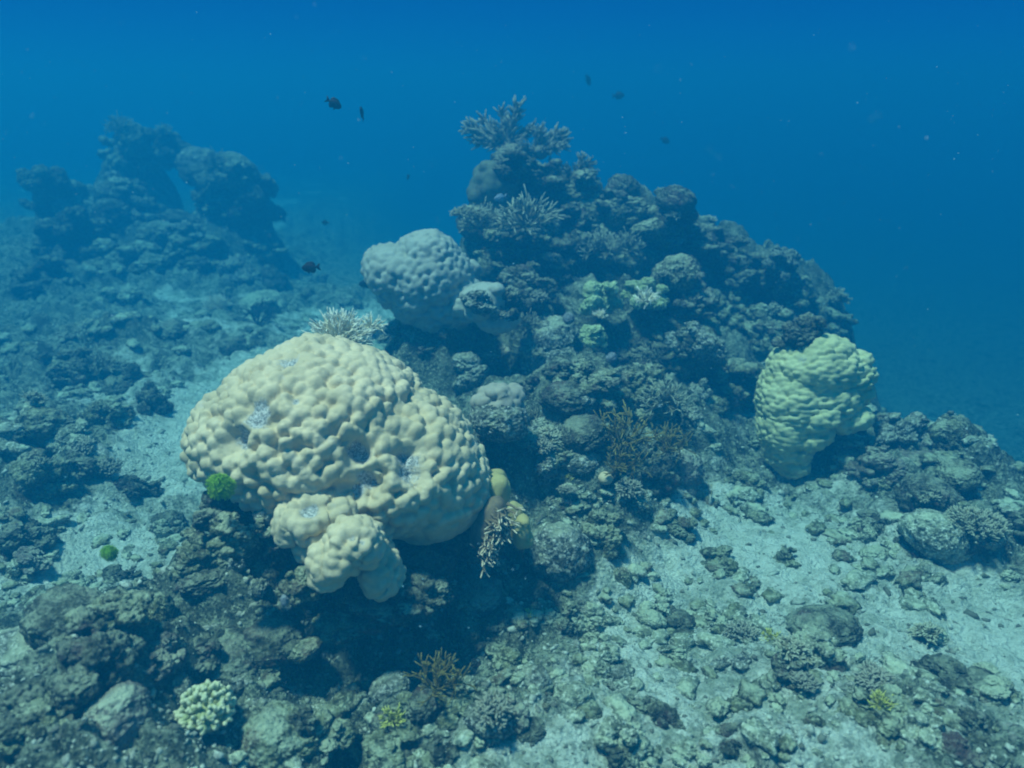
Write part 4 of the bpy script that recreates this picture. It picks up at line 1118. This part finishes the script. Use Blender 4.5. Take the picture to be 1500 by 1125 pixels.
# ------------------------------------------------------------------ fish
def slab(outline, th, mat, name):
    """a fin: an outline in the x-z plane with real thickness, thinner at the edge"""
    n = len(outline); c = np.mean(np.array(outline), 0)
    V = [(x, -th / 6, z) for x, z in outline] + [(x, th / 6, z) for x, z in outline] + [(c[0], -th / 2, c[1]), (c[0], th / 2, c[1])]
    F = []
    for i in range(n):
        j = (i + 1) % n
        F += [(i, j, n + j, n + i), (j, i, 2 * n), (n + i, n + j, 2 * n + 1)]
    return mesh_from(name, V, F, [mat])

def fish_meshes(mat, finmat, deep=.27, tailmat=None):
    prof = [(-.5, .02), (-.46, .10), (-.38, .19), (-.25, .25), (-.08, .275), (.1, .25), (.25, .17), (.35, .09), (.41, .065)]
    V = []; F = []; sd = 14
    for x, h in prof:
        h = h * deep / .275
        for k in range(sd):
            a = 2 * math.pi * k / sd
            V.append((x, math.cos(a) * min(h * .42, .085), math.sin(a) * h))
    for i in range(len(prof) - 1):
        for k in range(sd):
            F.append((i * sd + k, (i + 1) * sd + k, (i + 1) * sd + (k + 1) % sd, i * sd + (k + 1) % sd))
    F.append(tuple(range(sd))); F.append(tuple((len(prof) - 1) * sd + k for k in reversed(range(sd))))
    d = deep
    parts = {'body': mesh_from('body', V, F, [mat]),
             'tail_fin': slab([(.38, .05), (.52, .17), (.66, .24), (.58, .03), (.56, 0), (.58, -.03), (.66, -.24), (.52, -.17), (.38, -.05)], .03, tailmat or finmat, 'tail_fin'),
             'dorsal_fin': slab([(-.28, d * .86), (-.15, d + .08), (.05, d + .10), (.22, d + .09), (.36, d * .55 + .05), (.33, d * .3), (.1, d * .8)], .03, finmat, 'dorsal_fin'),
             'anal_fin': slab([(-.05, -d * .88), (.08, -d - .06), (.22, -d - .09), (.36, -d * .5 - .04), (.33, -d * .3), (.12, -d * .8)], .03, finmat, 'anal_fin'),
             'pelvic_fin': slab([(-.2, -d * .85), (-.12, -d - .13), (-.05, -d - .04), (-.06, -d * .85)], .02, finmat, 'pelvic_fin'),
             'pectoral_fin': slab([(0, .03), (.10, .07), (.17, .02), (.14, -.05), (0, -.03)], .015, finmat, 'pectoral_fin')}
    Ve, Fe = ico(2)
    parts['eye'] = mesh_from('eye', Ve * .032, Fe, [M_EYE])
    return parts
FM = fish_meshes(M_FISH, M_FISH)
FMG = fish_meshes(M_FISHG, M_FISHG, .25)
FMW = fish_meshes(M_FISHW, M_FISHY, .30)
def fish(px, py, s, length, rz, ry, label, parts=FM, group=None, rx=0, extra=None):
    root = bpy.data.objects.new('fish', None); COL.objects.link(root)
    root.location = at(px, py, s); root.rotation_euler = (rx, ry, rz); root.scale = (length / 1.15,) * 3
    tag(root, label, 'fish', group)
    for nme, me in parts.items():
        if nme == 'pectoral_fin':
            link(nme, me, root, loc=(-.14, -.085, -.03), rot=(0, 0, R(-35))); link(nme, me, root, loc=(-.14, .085, -.03), rot=(0, 0, R(35)))
        elif nme == 'eye':
            link(nme, me, root, loc=(-.38, -.058, .05)); link(nme, me, root, loc=(-.38, .058, .05))
        else: link(nme, me, root)
    return root
# heads point along -x
fish(490, 152, 3.6, .078, R(200), R(-30), 'plump black fish high in the open water at the upper left')
fish(530, 165, 4.2, .080, R(80), R(62), 'slim dark fish seen end-on right beside the plump black one')
fish(454, 392, 3.5, .082, R(2), R(-4), 'black fish facing left above the left slope, just left of the far gap')
fish(598, 259, 6.6, .072, R(120), R(30), 'tiny dim fish between the left pinnacles and the reef peak')
fish(862, 118, 7.6, .125, R(230), R(-50), 'dim fish steeply tilted high above the ridge')
fish(907, 140, 7.8, .12, R(185), R(4), 'faint dark fish level in the water right of the steeply tilted one')
fish(975, 206, 8.2, .105, R(165), R(-25), 'faint small fish low over the right part of the ridge')
fish(732, 290, 4.9, .085, R(15), R(-12), 'pale grey-blue fish in front of the dim rounded coral head', FMG)
fish(535, 416, 5.4, .10, R(0), R(0), 'dark flat fish in the blue gap left of the grey-green dome coral')
fish(476, 326, 6.2, .06, R(20), R(10), 'barely visible fish in the blue water above the black one')
f = fish(1041, 727, 4.0, .105, R(80), R(-68), 'whitish fish with a black rear patch hovering over the sand left of the lobed coral', FMW)
Vp, Fp = ico(3)
Vp = Vp * np.array((.15, .088, .15)) + np.array((.2, 0, .12))
f2 = link('rear_patch', mesh_from('rear_patch', Vp, Fp, [M_FISH]), f); f2['label'] = 'black patch over the rear back of the body'

# ------------------------------------------------------------------ the water body
hm = bpy.data.materials.new('sea_water_haze'); hm.use_nodes = True
hn = hm.node_tree.nodes; hn.clear()
ho = hn.new('ShaderNodeOutputMaterial'); hv = hn.new('ShaderNodeVolumePrincipled')
SIG_S = (0.0010, 0.0415, 0.084); SIG_T = (0.245, 0.138, 0.138)
DENS = max(SIG_T)
colr = [a / DENS for a in SIG_S]
absb = [1 - ((t - s_) / DENS) / (1 - c_) for t, s_, c_ in zip(SIG_T, SIG_S, colr)]
hv.inputs['Density'].default_value = DENS
hv.inputs['Color'].default_value = (*colr, 1)
hv.inputs['Absorption Color'].default_value = (*[max(0, a) ** 2 for a in absb], 1)
hv.inputs['Anisotropy'].default_value = 0.3
hm.node_tree.links.new(hv.outputs[0], ho.inputs['Volume'])
V = [(x, y, z) for z in (-4.4, 2.55) for x, y in ((-90, -90), (90, -90), (90, 90), (-90, 90))]
F = [(3, 2, 1, 0), (4, 5, 6, 7), (0, 1, 5, 4), (1, 2, 6, 5), (2, 3, 7, 6), (3, 0, 4, 7)]
hz = link('haze', mesh_from('haze', V, F, [hm], smooth_shade=False)); tag(hz, kind='stuff')
print('rocks', cnt, 'objects', len(bpy.data.objects), 'tris', sum(len(m.polygons) for m in bpy.data.meshes))
